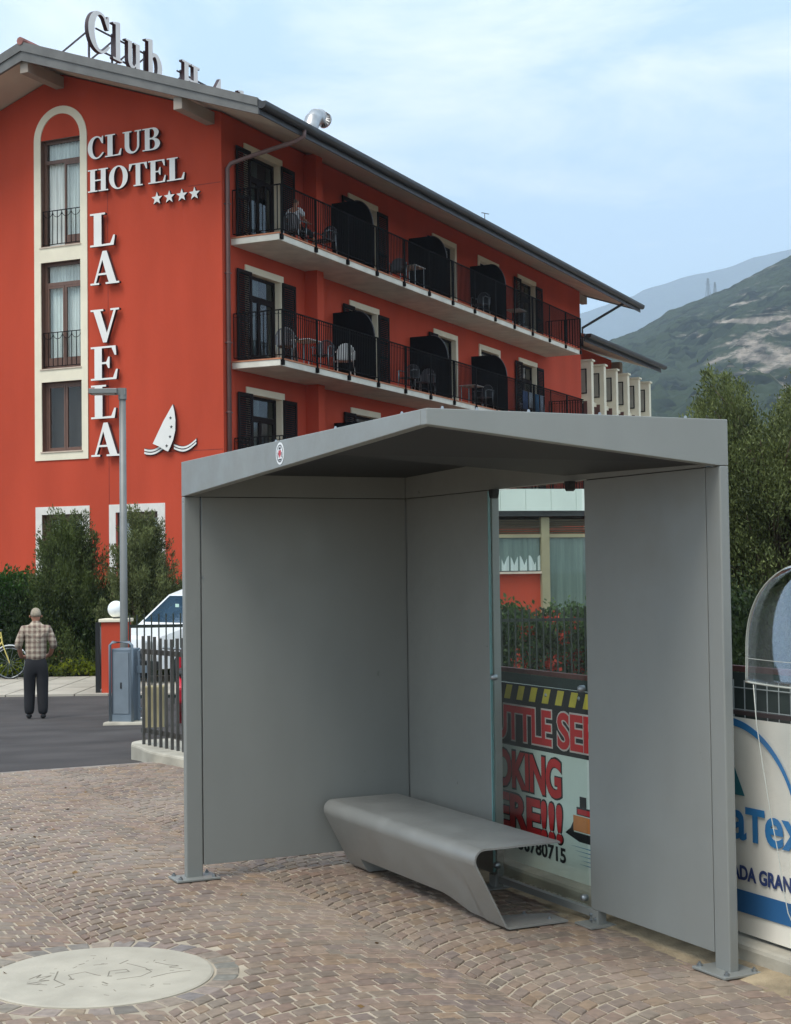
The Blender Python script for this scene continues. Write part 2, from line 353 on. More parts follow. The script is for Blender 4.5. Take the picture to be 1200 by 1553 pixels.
    tag(link_mesh('cobblestones', me, m), kind='structure')
paving()
# edge strip between the setts and the asphalt
g = MB(); g.box(8.005, 8.075, -0.1, 12, -0.05, 0.006, Matrix.Translation(SR) @ Matrix.Rotation(SA, 4, 'Z'))
tag(g.build('paving_edge', mat('edge_stone', lin(140, 130, 120), 0.85, var=0.2, scale=4)), kind='structure')
g = MB(); g.add([(-60, 32.9, -0.525), (60, 32.9, -0.525), (60, 120, -0.525), (-60, 120, -0.525)], [(0, 1, 2, 3)])
tag(g.build('yard_bounce_sheet', mat('bounce_sheet_pale', lin(128, 122, 112), 0.9, var=0.1, scale=1)), kind='structure')  # pale sheet added out of view to bounce light onto the hotel soffit
# light paved path along the far side of the drive
g = MB()
for i in range(60):
    for j in range(3):
        x0 = -30 + i * 0.62 + (0.0 if j % 2 == 0 else 0.0); y0 = 27.35 + j * 1.55
        g.box(x0 + 0.012, x0 + 0.608, y0 + 0.012, y0 + 1.535, -0.60, -0.495)
tag(g.build('pavement', mat('pale_paving_slab', lin(172, 164, 150), 0.88, var=0.12, scale=1.3, bump=0.2)), kind='structure')
# patch of repaired tarmac / oil stains in the drive
MATS['asphalt'].node_tree.nodes['Principled BSDF'].inputs['Roughness'].default_value = 0.85

# stone disc let into the setts
d = empty('stone_disc', DC, 0, 'round pale stone disc with worn carved emblem set in the cobbles', 'paving medallion')
mb = MB(); prof = [(0.0001, 0.0125), (DR_ - 0.01, 0.0125), (DR_, 0.009), (DR_, -0.01)]
mb.lathe(prof, n=72); mb.build('disc', mat('pale_disc_stone', lin(172, 165, 150), 0.9, var=0.10, scale=5, bump=0.25, bscale=40, detail=9), d)
mb = MB()
M_carve = mat('carving_dark', lin(118, 112, 99), 0.9, var=0.2, scale=20)  # darker stone tone for the carved lines
def groove(pts, w=0.0035):
    mb = MB()
    for p, q in zip(pts[:-1], pts[1:]): mb.bar((p[0], p[1], 0.0115), (q[0], q[1], 0.0115), w, 0.003)
    mb.build('carved_line', M_carve, d)
e1, e2 = Vector((0.97, 0.25)), Vector((-0.25, 0.97))
def E2(x, y): v = e1 * x + e2 * y; return (v.x, v.y)
def arc2(cx_, cy_, r_, a0, a1, n=10): return [E2(cx_ + r_ * math.cos(R(a0 + (a1 - a0) * i / n)), cy_ + r_ * math.sin(R(a0 + (a1 - a0) * i / n))) for i in range(n + 1)]
groove([E2(-0.17, 0.10), E2(-0.19, -0.03), E2(-0.15, -0.12), E2(-0.19, -0.15)], 0.006); groove([E2(0.12, 0.15), E2(0.19, 0.05), E2(0.21, -0.02), E2(0.16, -0.08), E2(0.06, -0.10)], 0.004)
groove([E2(-0.12, -0.03), E2(-0.13, 0.03), E2(-0.06, 0.06), E2(-0.02, 0.0), E2(0.0, -0.02)], 0.005); groove([E2(0.03, -0.03), E2(0.04, 0.04), E2(0.11, 0.05), E2(0.12, 0.01), E2(0.06, 0.0)], 0.005)
groove([E2(-0.13, -0.035), E2(-0.11, -0.045)], 0.012); groove([E2(0.025, -0.035), E2(0.045, -0.04)], 0.011)
groove([E2(-0.29, 0.01), E2(-0.24, 0.07), E2(-0.26, 0.02), E2(-0.20, 0.04), E2(-0.25, -0.02), E2(-0.21, -0.03), E2(-0.30, -0.06), E2(-0.22, -0.10)], 0.006)
groove([E2(0.24, 0.13), E2(0.29, 0.07), E2(0.33, 0.04), E2(0.29, 0.03), E2(0.34, -0.01)], 0.005); groove([E2(0.20, -0.11), E2(0.27, -0.07), E2(0.33, -0.05), E2(0.37, -0.05)], 0.005); groove([E2(-0.02, 0.16), E2(0.04, 0.165)], 0.005); groove([E2(0.09, 0.15), E2(0.13, 0.20)], 0.006)
groove([E2(0.0, -0.12), E2(0.02, -0.16)], 0.009)
for i in range(30):
    t = random.uniform(0, 6.28); rr = random.uniform(0.17, 0.33); x, y = rr * math.cos(t), rr * math.sin(t); a_ = random.uniform(0, 6.28); l_ = random.uniform(0.01, 0.035)
    groove([E2(x, y), E2(x + l_ * math.cos(a_), y + l_ * math.sin(a_))], random.uniform(0.002, 0.005))


# ================================================================== BUS SHELTER
SHA, SHW, SHH, SHS = 2.99, 1.408, 2.30, 2.1075
shelter = empty('bus_shelter', SR, SA, 'grey sheet metal bus shelter with folded cantilever roof and glazed slot', 'bus shelter')
T = 0.045
def P(name, mb_, m=M_shelter, bev=0.002, parent=shelter, smooth=False): return mb_.build(name, m, parent, smooth, bev)
# walls: local x = a (toward the far left), y = w (toward the open side)
P('wall_panel', MB().box(0.102, 1.03, 0.003, T, 0.085, SHS - 0.004))
P('wall_panel', MB().box(1.92, 2.938, 0.003, T, 0.085, SHS - 0.004))
P('wall_panel', MB().box(SHA - T, SHA - 0.003, T + 0.004, 1.308, 0.085, SHS - 0.004))
# wall heads above the joint
P('wall_head', MB().box(0.10, SHA - 0.002, 0.001, T - 0.001, SHS, SHH - 0.02))
P('wall_head', MB().box(SHA - T + 0.001, SHA - 0.001, T + 0.003, SHW - 0.05, SHS, SHH - 0.02))
# posts with bevelled edges and base plates
P('post', MB().box(0.0, 0.098, -0.001, T + 0.001, 0.012, SHS - 0.001), bev=0.006)
P('post', MB().box(SHA - T - 0.001, SHA, 1.314, SHW, 0.012, SHS - 0.001), bev=0.006)
P('post', MB().box(SHA - T + 0.002, SHA - 0.002, -0.0005, T - 0.002, 0.012, SHS - 0.001), bev=0.004)
pl = P('base_plate', MB().box(-0.055, 0.165, -0.075, 0.115, 0.013, 0.025), bev=0.003)
pl2 = P('base_plate', MB().box(SHA - 0.11, SHA + 0.06, 1.235, 1.48, 0.013, 0.025), bev=0.003)
for pp, spots in ((pl, ((-0.035, 0.09), (-0.035, -0.05), (0.145, 0.09), (0.145, -0.05))), (pl2, ((SHA - 0.085, 1.265), (SHA - 0.085, 1.455), (SHA + 0.04, 1.265), (SHA + 0.04, 1.455)))):
    for x, y in spots: MB().lathe([(0.0001, 0.043), (0.006, 0.043), (0.006, 0.035), (0.012, 0.035), (0.012, 0.024)], (x, y, 0), 6).build('bolt', M_galv, pp)
ft = P('foot_bracket', MB().box(0.965, 1.035, 0.004, T + 0.006, 0.02, 0.084), bev=0.002)
MB().box(0.93, 1.075, -0.03, 0.11, 0.013, 0.021).build('foot_plate', M_shelter, ft)
for x, z in ((0.985, 0.045), (1.018, 0.06), (1.018, 0.036)): MB().lathe([(0.0001, 0.062), (0.006, 0.062), (0.008, 0.05)], (x, 0, z), 8, 'y').build('bolt', M_galv, ft)
ft = P('foot_bracket', MB().box(1.93, 2.0, 0.004, T + 0.006, 0.02, 0.084), bev=0.002)
MB().box(1.90, 2.03, -0.03, 0.11, 0.013, 0.021).build('foot_plate', M_shelter, ft)
# roof: flat top pan, tapering fascias on the two open sides, folded soffit
P('roof_sheet', MB().box(0.052, SHA, 0.0, SHW - 0.052, SHH - 0.014, SHH - 0.002))
NZ = SHH - 0.062
fa = MB(); fa.prism([(0.0, SHS), (0.055, SHS), (SHW, NZ), (SHW, SHH), (0.0, SHH)], lambda p, d: (d, p[0], p[1]), 0.0, 0.05)
P('roof_fascia', fa, bev=0.003)
fa = MB(); fa.prism([(0.052, NZ + 0.002), (SHA - 0.0, SHS), (SHA, SHH), (0.052, SHH)], lambda p, d: (p[0], d, p[1]), SHW - 0.05, SHW - 0.0005)
P('roof_fascia', fa, bev=0.003)
# folded underside: two planes meeting on the diagonal from the far wall corner to the free corner
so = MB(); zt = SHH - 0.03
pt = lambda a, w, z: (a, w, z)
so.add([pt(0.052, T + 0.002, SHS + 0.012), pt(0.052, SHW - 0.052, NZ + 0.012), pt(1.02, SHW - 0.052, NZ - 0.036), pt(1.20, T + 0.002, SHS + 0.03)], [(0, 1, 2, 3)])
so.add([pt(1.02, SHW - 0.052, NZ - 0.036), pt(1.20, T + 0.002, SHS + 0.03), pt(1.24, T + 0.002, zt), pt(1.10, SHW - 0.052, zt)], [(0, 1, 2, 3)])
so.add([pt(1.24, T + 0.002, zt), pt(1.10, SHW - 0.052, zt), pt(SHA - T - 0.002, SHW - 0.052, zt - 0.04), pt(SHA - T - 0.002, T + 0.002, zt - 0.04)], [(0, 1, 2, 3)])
P('soffit', so, mat('soffit_shade_grey', lin(36, 37, 37), 0.6, var=0.06, scale=5), 0)  # grey darkened to carry the roof underside's shade in its colour
rib = MB(); rib.prism([(T + 0.003, SHS + 0.055), (SHW - 0.054, SHH - 0.11), (SHW - 0.054, zt - 0.03), (T + 0.003, zt - 0.03)], lambda p, d: (d, p[0], p[1]), 2.10, 2.11)
P('joint_strip', MB().box(0.10, 1.028, 0.006, 0.03, SHS - 0.02, SHS + 0.02), M_black, 0)
P('joint_strip', MB().box(1.922, SHA - 0.031, 0.006, 0.03, SHS - 0.02, SHS + 0.02), M_black, 0)
P('joint_strip', MB().box(SHA - 0.03, SHA - 0.006, 0.031, SHW - 0.1, SHS - 0.02, SHS + 0.02), M_black, 0)
for a_, w_ in ((0.25, SHW - 0.02), (0.9, SHW - 0.02), (1.6, SHW - 0.02), (0.02, 0.2), (0.02, 0.62), (0.02, 0.95), (0.02, 1.18), (0.02, 1.33)):
    P('roof_rivet', MB().lathe([(0.0001, SHH + 0.012), (0.005, SHH + 0.010), (0.007, SHH + 0.0)], (a_, w_, 0), 8), M_galv, 0)
# glazed slot in the back wall
M_sglass = glass_mat('shelter_glass', (0.94, 0.97, 0.955, 1), 1.45, mixadd=0.0)
gl = MB().box(1.036, 1.93, 0.052, 0.060, 0.10, 2.098).build('glass_pane', M_sglass, shelter)
MB().box(1.93, 1.938, 0.050, 0.062, 0.10, 2.098).build('glass_edge', mat('glass_edge', lin(120, 160, 160), 0.2, var=0.1, scale=10), gl)
for x in (1.86, 1.12):
    c = MB(); c.prism([(-0.021, 0.03), (0.021, 0.03), (0.020, 0.012), (0.013, -0.012), (0.003, -0.018), (-0.013, -0.012), (-0.020, 0.012)], lambda p, d_: (x + p[0], d_, 2.075 + p[1]), 0.046, 0.085)
    c.build('glass_clamp', M_black, shelter)
for x, z in ((1.90, 1.12), (1.06, 1.115), (1.065, 0.13), (1.90, 0.14)):
    MB().lathe([(0.0001, 0.078), (0.012, 0.076), (0.016, 0.068), (0.016, 0.046)], (x, 0, z), 14, 'y').build('glass_fixing', M_galv, shelter, True)
P('glass_sill', MB().box(1.036, 1.915, 0.01, 0.042, 0.045, 0.078), bev=0.001)
# little round rivet on the end post
P('panel_rivet', MB().lathe([(0.0001, 0.004), (0.004, 0.003), (0.006, 0)], (0, 0, 0), 8, 'x'), M_galv, 0); bpy.data.objects['panel_rivet'].location = (SHA - T - 0.004, 1.305, 1.66)
# oval sticker on the left fascia (faces +w)
sticker = empty('sticker', sh(1.50, SHW, 2.238), SA, 'small white oval sticker with red and black crest on the roof edge', 'sticker')
def oval(rx, rz_, y0, y1, m, name, cz=0, n=32):
    q = MB(); q.prism([(rx * math.cos(2 * math.pi * i / n), cz + rz_ * math.sin(2 * math.pi * i / n)) for i in range(n)], lambda p, d_: (p[0], d_, p[1]), y0, y1); return q.build(name, m, sticker)
oval(0.050, 0.052, 0.0, 0.0012, M_white, 'oval')
ring = MB(); n = 36
for i in range(n):
    t0, t1 = 2 * math.pi * i / n, 2 * math.pi * (i + 0.7) / n
    ring.add([(0.042 * math.cos(t0), 0.0016, 0.042 * math.sin(t0)), (0.042 * math.cos(t1), 0.0016, 0.042 * math.sin(t1)), (0.034 * math.cos(t1), 0.0016, 0.034 * math.sin(t1)), (0.034 * math.cos(t0), 0.0016, 0.034 * math.sin(t0))], [(0, 1, 2, 3)])
ring.build('ring_lettering', mat('ink_grey', lin(70, 72, 76), 0.6), sticker)
q = MB(); q.prism([(-0.015, 0.015), (0.015, 0.015), (0.015, -0.004), (0.0, -0.022), (-0.015, -0.004)], lambda p, d_: (p[0], d_, p[1]), 0.0012, 0.0022); q.build('crest', mat('crest_red', lin(186, 60, 72), 0.6), sticker)
q = MB()
for x in (-0.022, 0.022): q.box(x - 0.003, x + 0.003, 0.0012, 0.002, -0.018, 0.006)
q.box(-0.012, 0.012, 0.0012, 0.0022, 0.019, 0.029); q.box(-0.016, 0.016, 0.0012, 0.002, -0.031, -0.025); q.build('crest_trim', M_black, sticker)

# ================================================================== BENCH (one folded plate)
bench = empty('bench', SR, SA, 'grey folded steel plate bench inside the bus shelter', 'bench')
def bench_mesh():
    # profile in (w, z): back edge of the seat, front bend, slanting front, bottom bend, foot
    def bend(c, r, a0, a1, n=7): return [(c[0] + r * math.cos(R(a0 + (a1 - a0) * i / n)), c[1] + r * math.sin(R(a0 + (a1 - a0) * i / n))) for i in range(n + 1)]
    prof = [(0.165, 0.392), (0.168, 0.400)] + bend((0.575, 0.345), 0.055, 90, -28) + bend((0.443, 0.052), 0.035, -28, -90) + [(0.13, 0.017)]
    # slanted line computed between the bends; make thickness by offsetting
    pts = [Vector((p[0], p[1])) for p in prof]; th = 0.009; off = []
    for i, p in enumerate(pts):
        a = pts[max(0, i - 1)]; b = pts[min(len(pts) - 1, i + 1)]; t = (b - a).normalized(); nrm = Vector((t.y, -t.x)); off.append(p + nrm * th)
    return pts, off
pts, off = bench_mesh()
bm = bmesh.new(); A0, A1 = 1.10, 2.86; cols = 60
def notch(a):                                        # how high the plate's lower part is cut away at this position
    if a < A0 + 0.18 or a > A1 - 0.22: return 0.0
    l = min(1, max(0, (a - (A0 + 0.18)) / 0.42)); l = l * l * (3 - 2 * l); rgt = 1.0
    return 0.075 * l * rgt
grid_o = []; grid_i = []
avals = sorted(set([A0 + (A1 - A0) * i / cols for i in range(cols + 1)] + [A1 - 0.2201, A1 - 0.2199]))
zmin_idx = [i for i, p in enumerate(pts) if p.y < 0.35 and p.x < 0.62]
slant = [i for i in range(len(pts) - 1) if pts[i].y > 0.2 and pts[i + 1].y < 0.2][0]
for a in avals:
    nh = notch(a); row_o = []; row_i = []
    po = list(pts); pi_ = list(off)
    if nh > 0:
        # stop the plate where its slanting face reaches the cut height
        p0, p1 = pts[slant], pts[slant + 1]; k = (p0.y - (0.017 + nh)) / (p0.y - p1.y); k = max(0, min(1, k))
        pe = p0 + (p1 - p0) * k; o0, o1 = off[slant], off[slant + 1]; oe = o0 + (o1 - o0) * k
        for i in range(slant + 1, len(pts)): po[i] = pe; pi_[i] = oe
    grid_o.append([bm.verts.new((a, p.x, p.y)) for p in po]); grid_i.append([bm.verts.new((a, p.x, p.y)) for p in pi_])
npf = len(pts)
def face(vs):
    try: bm.faces.new(vs)
    except ValueError: pass
for c_ in range(len(avals) - 1):
    for i in range(npf - 1):
        face([grid_o[c_][i], grid_o[c_][i + 1], grid_o[c_ + 1][i + 1], grid_o[c_ + 1][i]])
        face([grid_i[c_][i], grid_i[c_ + 1][i], grid_i[c_ + 1][i + 1], grid_i[c_][i + 1]])
    face([grid_o[c_][0], grid_o[c_ + 1][0], grid_i[c_ + 1][0], grid_i[c_][0]]); face([grid_o[c_][-1], grid_i[c_][-1], grid_i[c_ + 1][-1], grid_o[c_ + 1][-1]])
for c_ in (0, len(avals) - 1):
    for i in range(npf - 1): face([grid_o[c_][i], grid_i[c_][i], grid_i[c_][i + 1], grid_o[c_][i + 1]])
bmesh.ops.remove_doubles(bm, verts=bm.verts, dist=0.0002); bmesh.ops.recalc_face_normals(bm, faces=bm.faces)
me = bpy.data.meshes.new('seat_plate'); bm.to_mesh(me); bm.free()
me.polygons.foreach_set('use_smooth', [True] * len(me.polygons))
o = link_mesh('seat_plate', me, M_bench, bench)
md = o.modifiers.new('es', 'EDGE_SPLIT'); md.split_angle = R(32)
for x, y in ((1.17, 0.19), (1.32, 0.24), (2.74, 0.19)): MB().lathe([(0.0001, 0.036), (0.007, 0.036), (0.007, 0.028), (0.013, 0.027), (0.013, 0.016)], (x, y, 0), 6).build('bolt', M_galv, bench)

# ================================================================== KERB WALL, FENCES, SIGNS behind the shelter
FW = -0.20
def kx(name, mb_, m, par, **k): return mb_.build(name, m, par, **k)
kerb = MB(); N_ = 10
outl = [(-6, -0.12), (6.6, -0.12), (7.1, -0.09), (7.5, -0.05), (7.8, 0.01), (7.98, 0.05), (8.12, 0.07), (8.3, 0.07), (8.5, 0.05), (8.75, 0.06), (8.95, 0.0), (9.05, -0.10), (9.05, -0.42), (7.6, -0.55), (-6, -0.55)]
kerb.prism(outl, lambda p, d_: (p[0], p[1], d_), -0.3, 0.095)
kb = kerb.build('low_wall', M_conc, None, bevel=0.02); kb.location = SR; kb.rotation_euler = (0, 0, SA)
tag(kb, 'low weathered concrete plinth wall under the fence behind the shelter', 'low wall')
# bar fence on the plinth
bf = empty('bar_fence', SR, SA, 'dark grey vertical bar fence on the concrete plinth left of the shelter', 'fence')
bars = MB(); a = 2.95
fo = lambda a_: 0.19 * max(0.0, (a_ - 7.4) / 1.3) ** 1.3
while a < 8.75: bars.box(a, a + 0.025, -0.235 + fo(a), -0.21 + fo(a), 0.096, 1.09 + 0.012 * math.sin(a * 9)); a += 0.112
bars.build('bars', mat('fence_grey', lin(74, 72, 68), 0.55, 0.2, var=0.12, scale=6), bf)
rl = MB()
for z_ in (0.222, 0.952):
    for a0_, a1_ in ((2.9, 7.4), (7.4, 7.8), (7.8, 8.2), (8.2, 8.5), (8.5, 8.76)): rl.bar((a0_, -0.25 + fo(a0_), z_), (a1_, -0.25 + fo(a1_), z_), 0.024, 0.045)
rl.build('rail', MATS['fence_grey'], bf)
# mesh fence with posts, cloth
mf = empty('mesh_fence', SR, SA, 'white wire mesh fence with dark green cloth and rusty top rail', 'fence')
wires = MB(); a = -5.0
while a < 0.55: wires.box(a, a + 0.0035, -0.262, -0.2585, 0.13, 1.19); a += 0.055 if False else 0.075
for z in (0.2, 0.35, 0.5, 0.65, 0.8, 0.95, 1.06, 1.155): wires.box(-5, 0.55, -0.258, -0.2545, z, z + 0.004)
wires.build('wire_mesh', mat('mesh_paint', lin(178, 184, 182), 0.5, var=0.1), mf)
MB().box(-5, 0.55, -0.30, -0.27, 1.225, 1.25).box(0.552, 2.9, -0.30, -0.27, 1.11, 1.135).build('top_rail', mat('rusty_rail', lin(96, 52, 46), 0.7, var=0.25, scale=9), mf)
MB().box(-5, 2.9, -0.30, -0.272, 0.10, 0.135).build('bottom_rail', MATS['rusty_rail'], mf)
MB().box(-5, 0.55, -0.267, -0.264, 0.14, 1.222).box(0.552, 2.9, -0.267, -0.264, 0.14, 1.109).build('shade_cloth', mat('green_cloth', lin(52, 62, 58), 0.95, var=0.2, scale=6), mf)
for a in (-3.5, -1.8, 0.55): MB().box(a, a + 0.045, -0.32, -0.275, 0.095, 1.24).build('fence_post', MATS['fence_grey'], mf)

# shuttle-service board; text runs toward -a
board = empty('advertising_board', sh(2.66, FW), SA + math.pi, 'printed board reading SHUTTLE SERVICE with yellow and black hazard stripe', 'sign')
# board local x = toward -a, y = toward -w, z up ; so its readable face looks along -y
W_ = 2.66 - 0.62
M_bw = mat('board_white', lin(222, 228, 216), 0.7, var=0.06, scale=2); M_bb = mat('board_black', lin(24, 23, 25), 0.7, var=0.12, scale=6)
M_br = mat('board_red', lin(206, 34, 36), 0.65, var=0.1, scale=8); M_by = mat('hazard_yellow', lin(206, 186, 66), 0.7, var=0.1, scale=10)
MB().box(0, W_, 0, 0.012, 0.095, 1.062).build('panel', M_bw, board)
MB().box(0, W_, -0.0015, -0.0002, 0.722, 1.062).build('black_band', M_bb, board)
hz = MB(); x = 0.02
while x < W_ - 0.09:
    hz.prism([(x, 0.975), (x + 0.062, 0.975), (x + 0.092, 1.052), (x + 0.03, 1.052)], lambda p, d_: (p[0], d_, p[1]), -0.003, -0.0018); x += 0.132
hz.build('hazard_stripes', M_by, board)
def btext(s, a_l, a_r, z0, z1, m, y, off_=0.03, name='lettering', sp=1.0, pad=0.0):
    me = text_mesh(s, 0.001, off_, sp); fit(me, (a_l - a_r) + 2 * pad, z1 - z0 + 2 * pad); put(me, (2.66 - a_l - pad, y, z0 - pad), (1, 0, 0), (0, 0, 1)); return link_mesh(name, me, m, board)
M_ow = mat('outline_cream', lin(214, 200, 192), 0.7)
btext('SHUTTLE', 2.61, 1.752, 0.752, 0.942, M_ow, -0.0022, 0.062, 'lettering_outline', 0.96, 0.009); btext('SHUTTLE', 2.61, 1.752, 0.752, 0.942, M_br, -0.0038, 0.03, 'lettering', 0.96)
btext('SERVICE', 1.694, 0.78, 0.752, 0.942, M_ow, -0.0022, 0.062, 'lettering_outline', 0.96, 0.009); btext('SERVICE', 1.694, 0.78, 0.752, 0.942, M_br, -0.0038, 0.03, 'lettering', 0.96)
btext('BOOKING', 2.64, 1.667, 0.49, 0.695, M_bb, -0.0008, 0.06, 'lettering_shadow', 0.96, 0.010); btext('BOOKING', 2.64, 1.667, 0.49, 0.695, M_br, -0.0026, 0.035, 'lettering', 0.96)
btext('HERE!!!', 2.56, 1.662, 0.262, 0.462, M_bb, -0.0008, 0.06, 'lettering_shadow', 0.96, 0.010); btext('HERE!!!', 2.56, 1.662, 0.262, 0.462, M_br, -0.0026, 0.035, 'lettering', 0.96)
btext('3356780715', 2.235, 1.635, 0.165, 0.245, M_bb, -0.0012, 0.03, 'phone_number', 1.0)
# little boat drawing on the right of the board
bt = MB(); X = lambda a_: 2.66 - a_ - 0.085
bt.prism([(X(1.55), 0.33), (X(1.50), 0.36), (X(1.47), 0.40), (X(1.47), 0.345), (X(0.95), 0.345), (X(0.98), 0.30), (X(1.42), 0.30)], lambda p, d_: (p[0], d_, p[1]), -0.0022, -0.0008)
bt.box(X(1.44), X(1.02), -0.0022, -0.0008, 0.435, 0.475); bt.box(X(1.41), X(1.35), -0.0022, -0.0008, 0.475, 0.53); bt.build('boat_drawing', M_bb, board)
bt = MB(); bt.box(X(1.47), X(1.05), -0.0036, -0.0024, 0.352, 0.43); bt.build('orange_block', mat('print_orange', lin(214, 128, 64), 0.7), board)
bt = MB(); bt.box(X(1.43), X(1.08), -0.0036, -0.0024, 0.44, 0.466); bt.build('red_block', M_br, board)
bt = MB()
for i, (x0, x1) in enumerate(((1.50, 1.0), (1.46, 1.05), (1.43, 1.0), (1.40, 1.1), (1.42, 1.06))): bt.prism([(X(x0), 0.272 - i * 0.021), (X(x1), 0.282 - i * 0.021), (X(x1), 0.270 - i * 0.021)], lambda p, d_: (p[0], d_, p[1]), -0.0022, -0.0008)
bt.build('water_drawing', mat('print_blue', lin(52, 128, 160), 0.7), board)
for a_, z_ in ((2.3, 1.045), (1.72, 1.04), (1.4, 1.045)): MB().lathe([(0.0001, -0.010), (0.006, -0.008), (0.011, -0.003)], (X(a_), 0, z_ - 0.02), 10, 'y').build('board_screw', M_galv, board)

# blue and white banner right of the shelter post
M_ban = mat('banner_cloth', lin(232, 227, 214), 0.75, var=0.07, scale=2.5, bump=0.15, bscale=6)
M_bl = mat('banner_blue', lin(46, 120, 176), 0.7, var=0.07, scale=3); M_dk = mat('banner_navy', lin(44, 62, 112), 0.7, var=0.1, scale=4); M_bm = mat('banner_midblue', lin(40, 96, 146), 0.75, var=0.08, scale=2)
ban = empty('banner', sh(0.60, FW), SA + math.pi, 'white vinyl banner with blue lettering hung on the mesh fence', 'banner')
X = lambda a_: 0.60 - a_
bm_ = MB(); nx, nz_ = 60, 8; L_ = 3.2
for i in range(nx):
    for j in range(nz_):
        def BP(i, j): x = L_ * i / nx; z = 0.11 + (1.045 - 0.11) * j / nz_; return (x, 0.006 + 0.003 * math.sin(x * 7) * math.sin(z * 5), z - 0.012 * math.sin(x * 2.6) * (j == nz_))
        bm_.add([BP(i, j), BP(i + 1, j), BP(i + 1, j + 1), BP(i, j + 1)], [(0, 1, 2, 3)])
bm_.build('cloth', M_ban, ban, True)
bmm = MB(); bmm.box(-0.02, 3.2, 0.012, 0.03, 1.045, 1.062); bmm.build('hem_rail', mat('brown_strip', lin(70, 56, 54), 0.7, var=0.2), ban)
def bant(s, a_l, a_r, z0, z1, m, off_, name): me = text_mesh(s, 0.001, off_); fit(me, a_l - a_r, z1 - z0); put(me, (X(a_l), -0.0015, z0), (1, 0, 0), (0, 0, 1)); link_mesh(name, me, m, ban)
def ring_arc(name, cx_, cz_, r_, w0, w1, a0, a1, m, y=-0.0012, ex=1.0):
    q = MB(); n = 40; pts_o = []; pts_i = []
    for i in range(n + 1):
        t = R(a0 + (a1 - a0) * i / n); w = w0 + (w1 - w0) * i / n
        pts_o.append((cx_ + (r_ + w / 2) * ex * math.cos(t), cz_ + (r_ + w / 2) * math.sin(t))); pts_i.append((cx_ + (r_ - w / 2) * ex * math.cos(t), cz_ + (r_ - w / 2) * math.sin(t)))
    for i in range(n): q.prism([pts_o[i], pts_o[i + 1], pts_i[i + 1], pts_i[i]], lambda p, d_: (p[0], d_, p[1]), y, y + 0.001)
    q.build(name, m, ban)
bant('a\u0442ex', 0.292, -0.20, 0.508, 0.655, M_bl, 0.022, 'blue_lettering')
bant('STRADA GRANDE', 0.41, -0.20, 0.338, 0.402, M_dk, 0.035, 'navy_lettering')
ring_arc('blue_arc', X(0.30), 0.56, 0.455, 0.035, 0.014, 98, 12, M_bl)
q = MB(); q.prism([(X(0.62), 0.20), (X(-1.6), 0.20), (X(-1.6), 0.295), (X(0.62), 0.295)], lambda p, d_: (p[0], d_, p[1]), -0.0012, -0.0002); q.build('blue_band', M_bm, ban)
q = MB(); q.prism([(X(0.40), 0.70), (X(0.19), 0.70), (X(0.30), 0.90), (X(0.40), 1.0)], lambda p, d_: (p[0], d_, p[1]), -0.0012, -0.0002); q.build('teal_peak', mat('banner_teal', lin(44, 112, 122), 0.75, var=0.1, scale=4), ban)

# clear rounded hood standing at the right edge
hood = empty('clear_hood', sh(-0.50, 0.0), SA + math.pi, 'clear acrylic rounded hood in front of the banner at the right edge', 'plastic hood')
M_acr = glass_mat('clear_acrylic', (0.84, 0.87, 0.89, 1), 1.5, mixadd=0.14)
hp = MB(); n = 22; hx0, hx1 = -0.46, 0.36      # runs along x; right part outside the frame
def hoodp(u, v, r0=0.30):
    # u across, v up (0..1) ; rounded top outline, gently bulging
    zz = 1.215 + 0.485 * v; half = 0.40 * math.sqrt(max(0.0, 1 - max(0, (v - 0.28) / 0.73) ** 2.3)); x = half * (2 * u - 1) + (-0.03); y = 0.05 - 0.11 * math.cos((2 * u - 1) * 1.2) * (1 - 0.4 * v); return (x, y, zz)
NU, NV = 26, 22
hv = [hoodp(i / NU, j / NV) for j in range(NV + 1) for i in range(NU + 1)]
hp.add(hv, [(j * (NU + 1) + i, j * (NU + 1) + i + 1, (j + 1) * (NU + 1) + i + 1, (j + 1) * (NU + 1) + i) for j in range(NV) for i in range(NU)])
ho = hp.build('hood_sheet', M_acr, hood, True); sd = ho.modifiers.new('thick', 'SOLIDIFY'); sd.thickness = 0.004
M_edge = mat('acrylic_edge', lin(176, 178, 168), 0.3, var=0.1, scale=8)
edge = [hoodp(0, j / NV) for j in range(NV + 1)] + [hoodp(1, j / NV) for j in range(NV, -1, -1)]
MB().tube(edge, 0.0022, 6).build('hood_edge', M_edge, hood, True)
MB().tube([hoodp(i / NU, 0) for i in range(NU + 1)], 0.004, 6).tube([hoodp(i / NU, 0.2) for i in range(NU + 1)], 0.0015, 6).build('hood_lip', M_edge, hood, True)
skp = [(-0.345, 1.21), (-0.33, 1.05), (-0.30, 0.90), (-0.26, 0.72), (-0.215, 0.55), (-0.19, 0.42), (-0.165, 0.33), (-0.10, 0.24), (0, 0.19)]
MB().tube([(x, -0.02, z) for x, z in skp], 0.0022, 6).build('lower_edge', M_edge, hood, True)
sk = MB()
for (x0, z0), (x1, z1) in zip(skp[:-1], skp[1:]): sk.box(0, 0, 0, 0, 0, 0) if False else sk.add([(x0, -0.02, z0), (x1, -0.02, z1), (0.24, -0.05, z1), (0.24, -0.05, z0)], [(0, 1, 2, 3)])
sk.build('lower_sheet', glass_mat('thin_acrylic', (0.95, 0.96, 0.96, 1), 1.3, mixadd=0.03), hood)
MB().box(0.22, 0.26, -0.02, 0.02, 0.0, 1.3).build('stand', M_galv, hood)


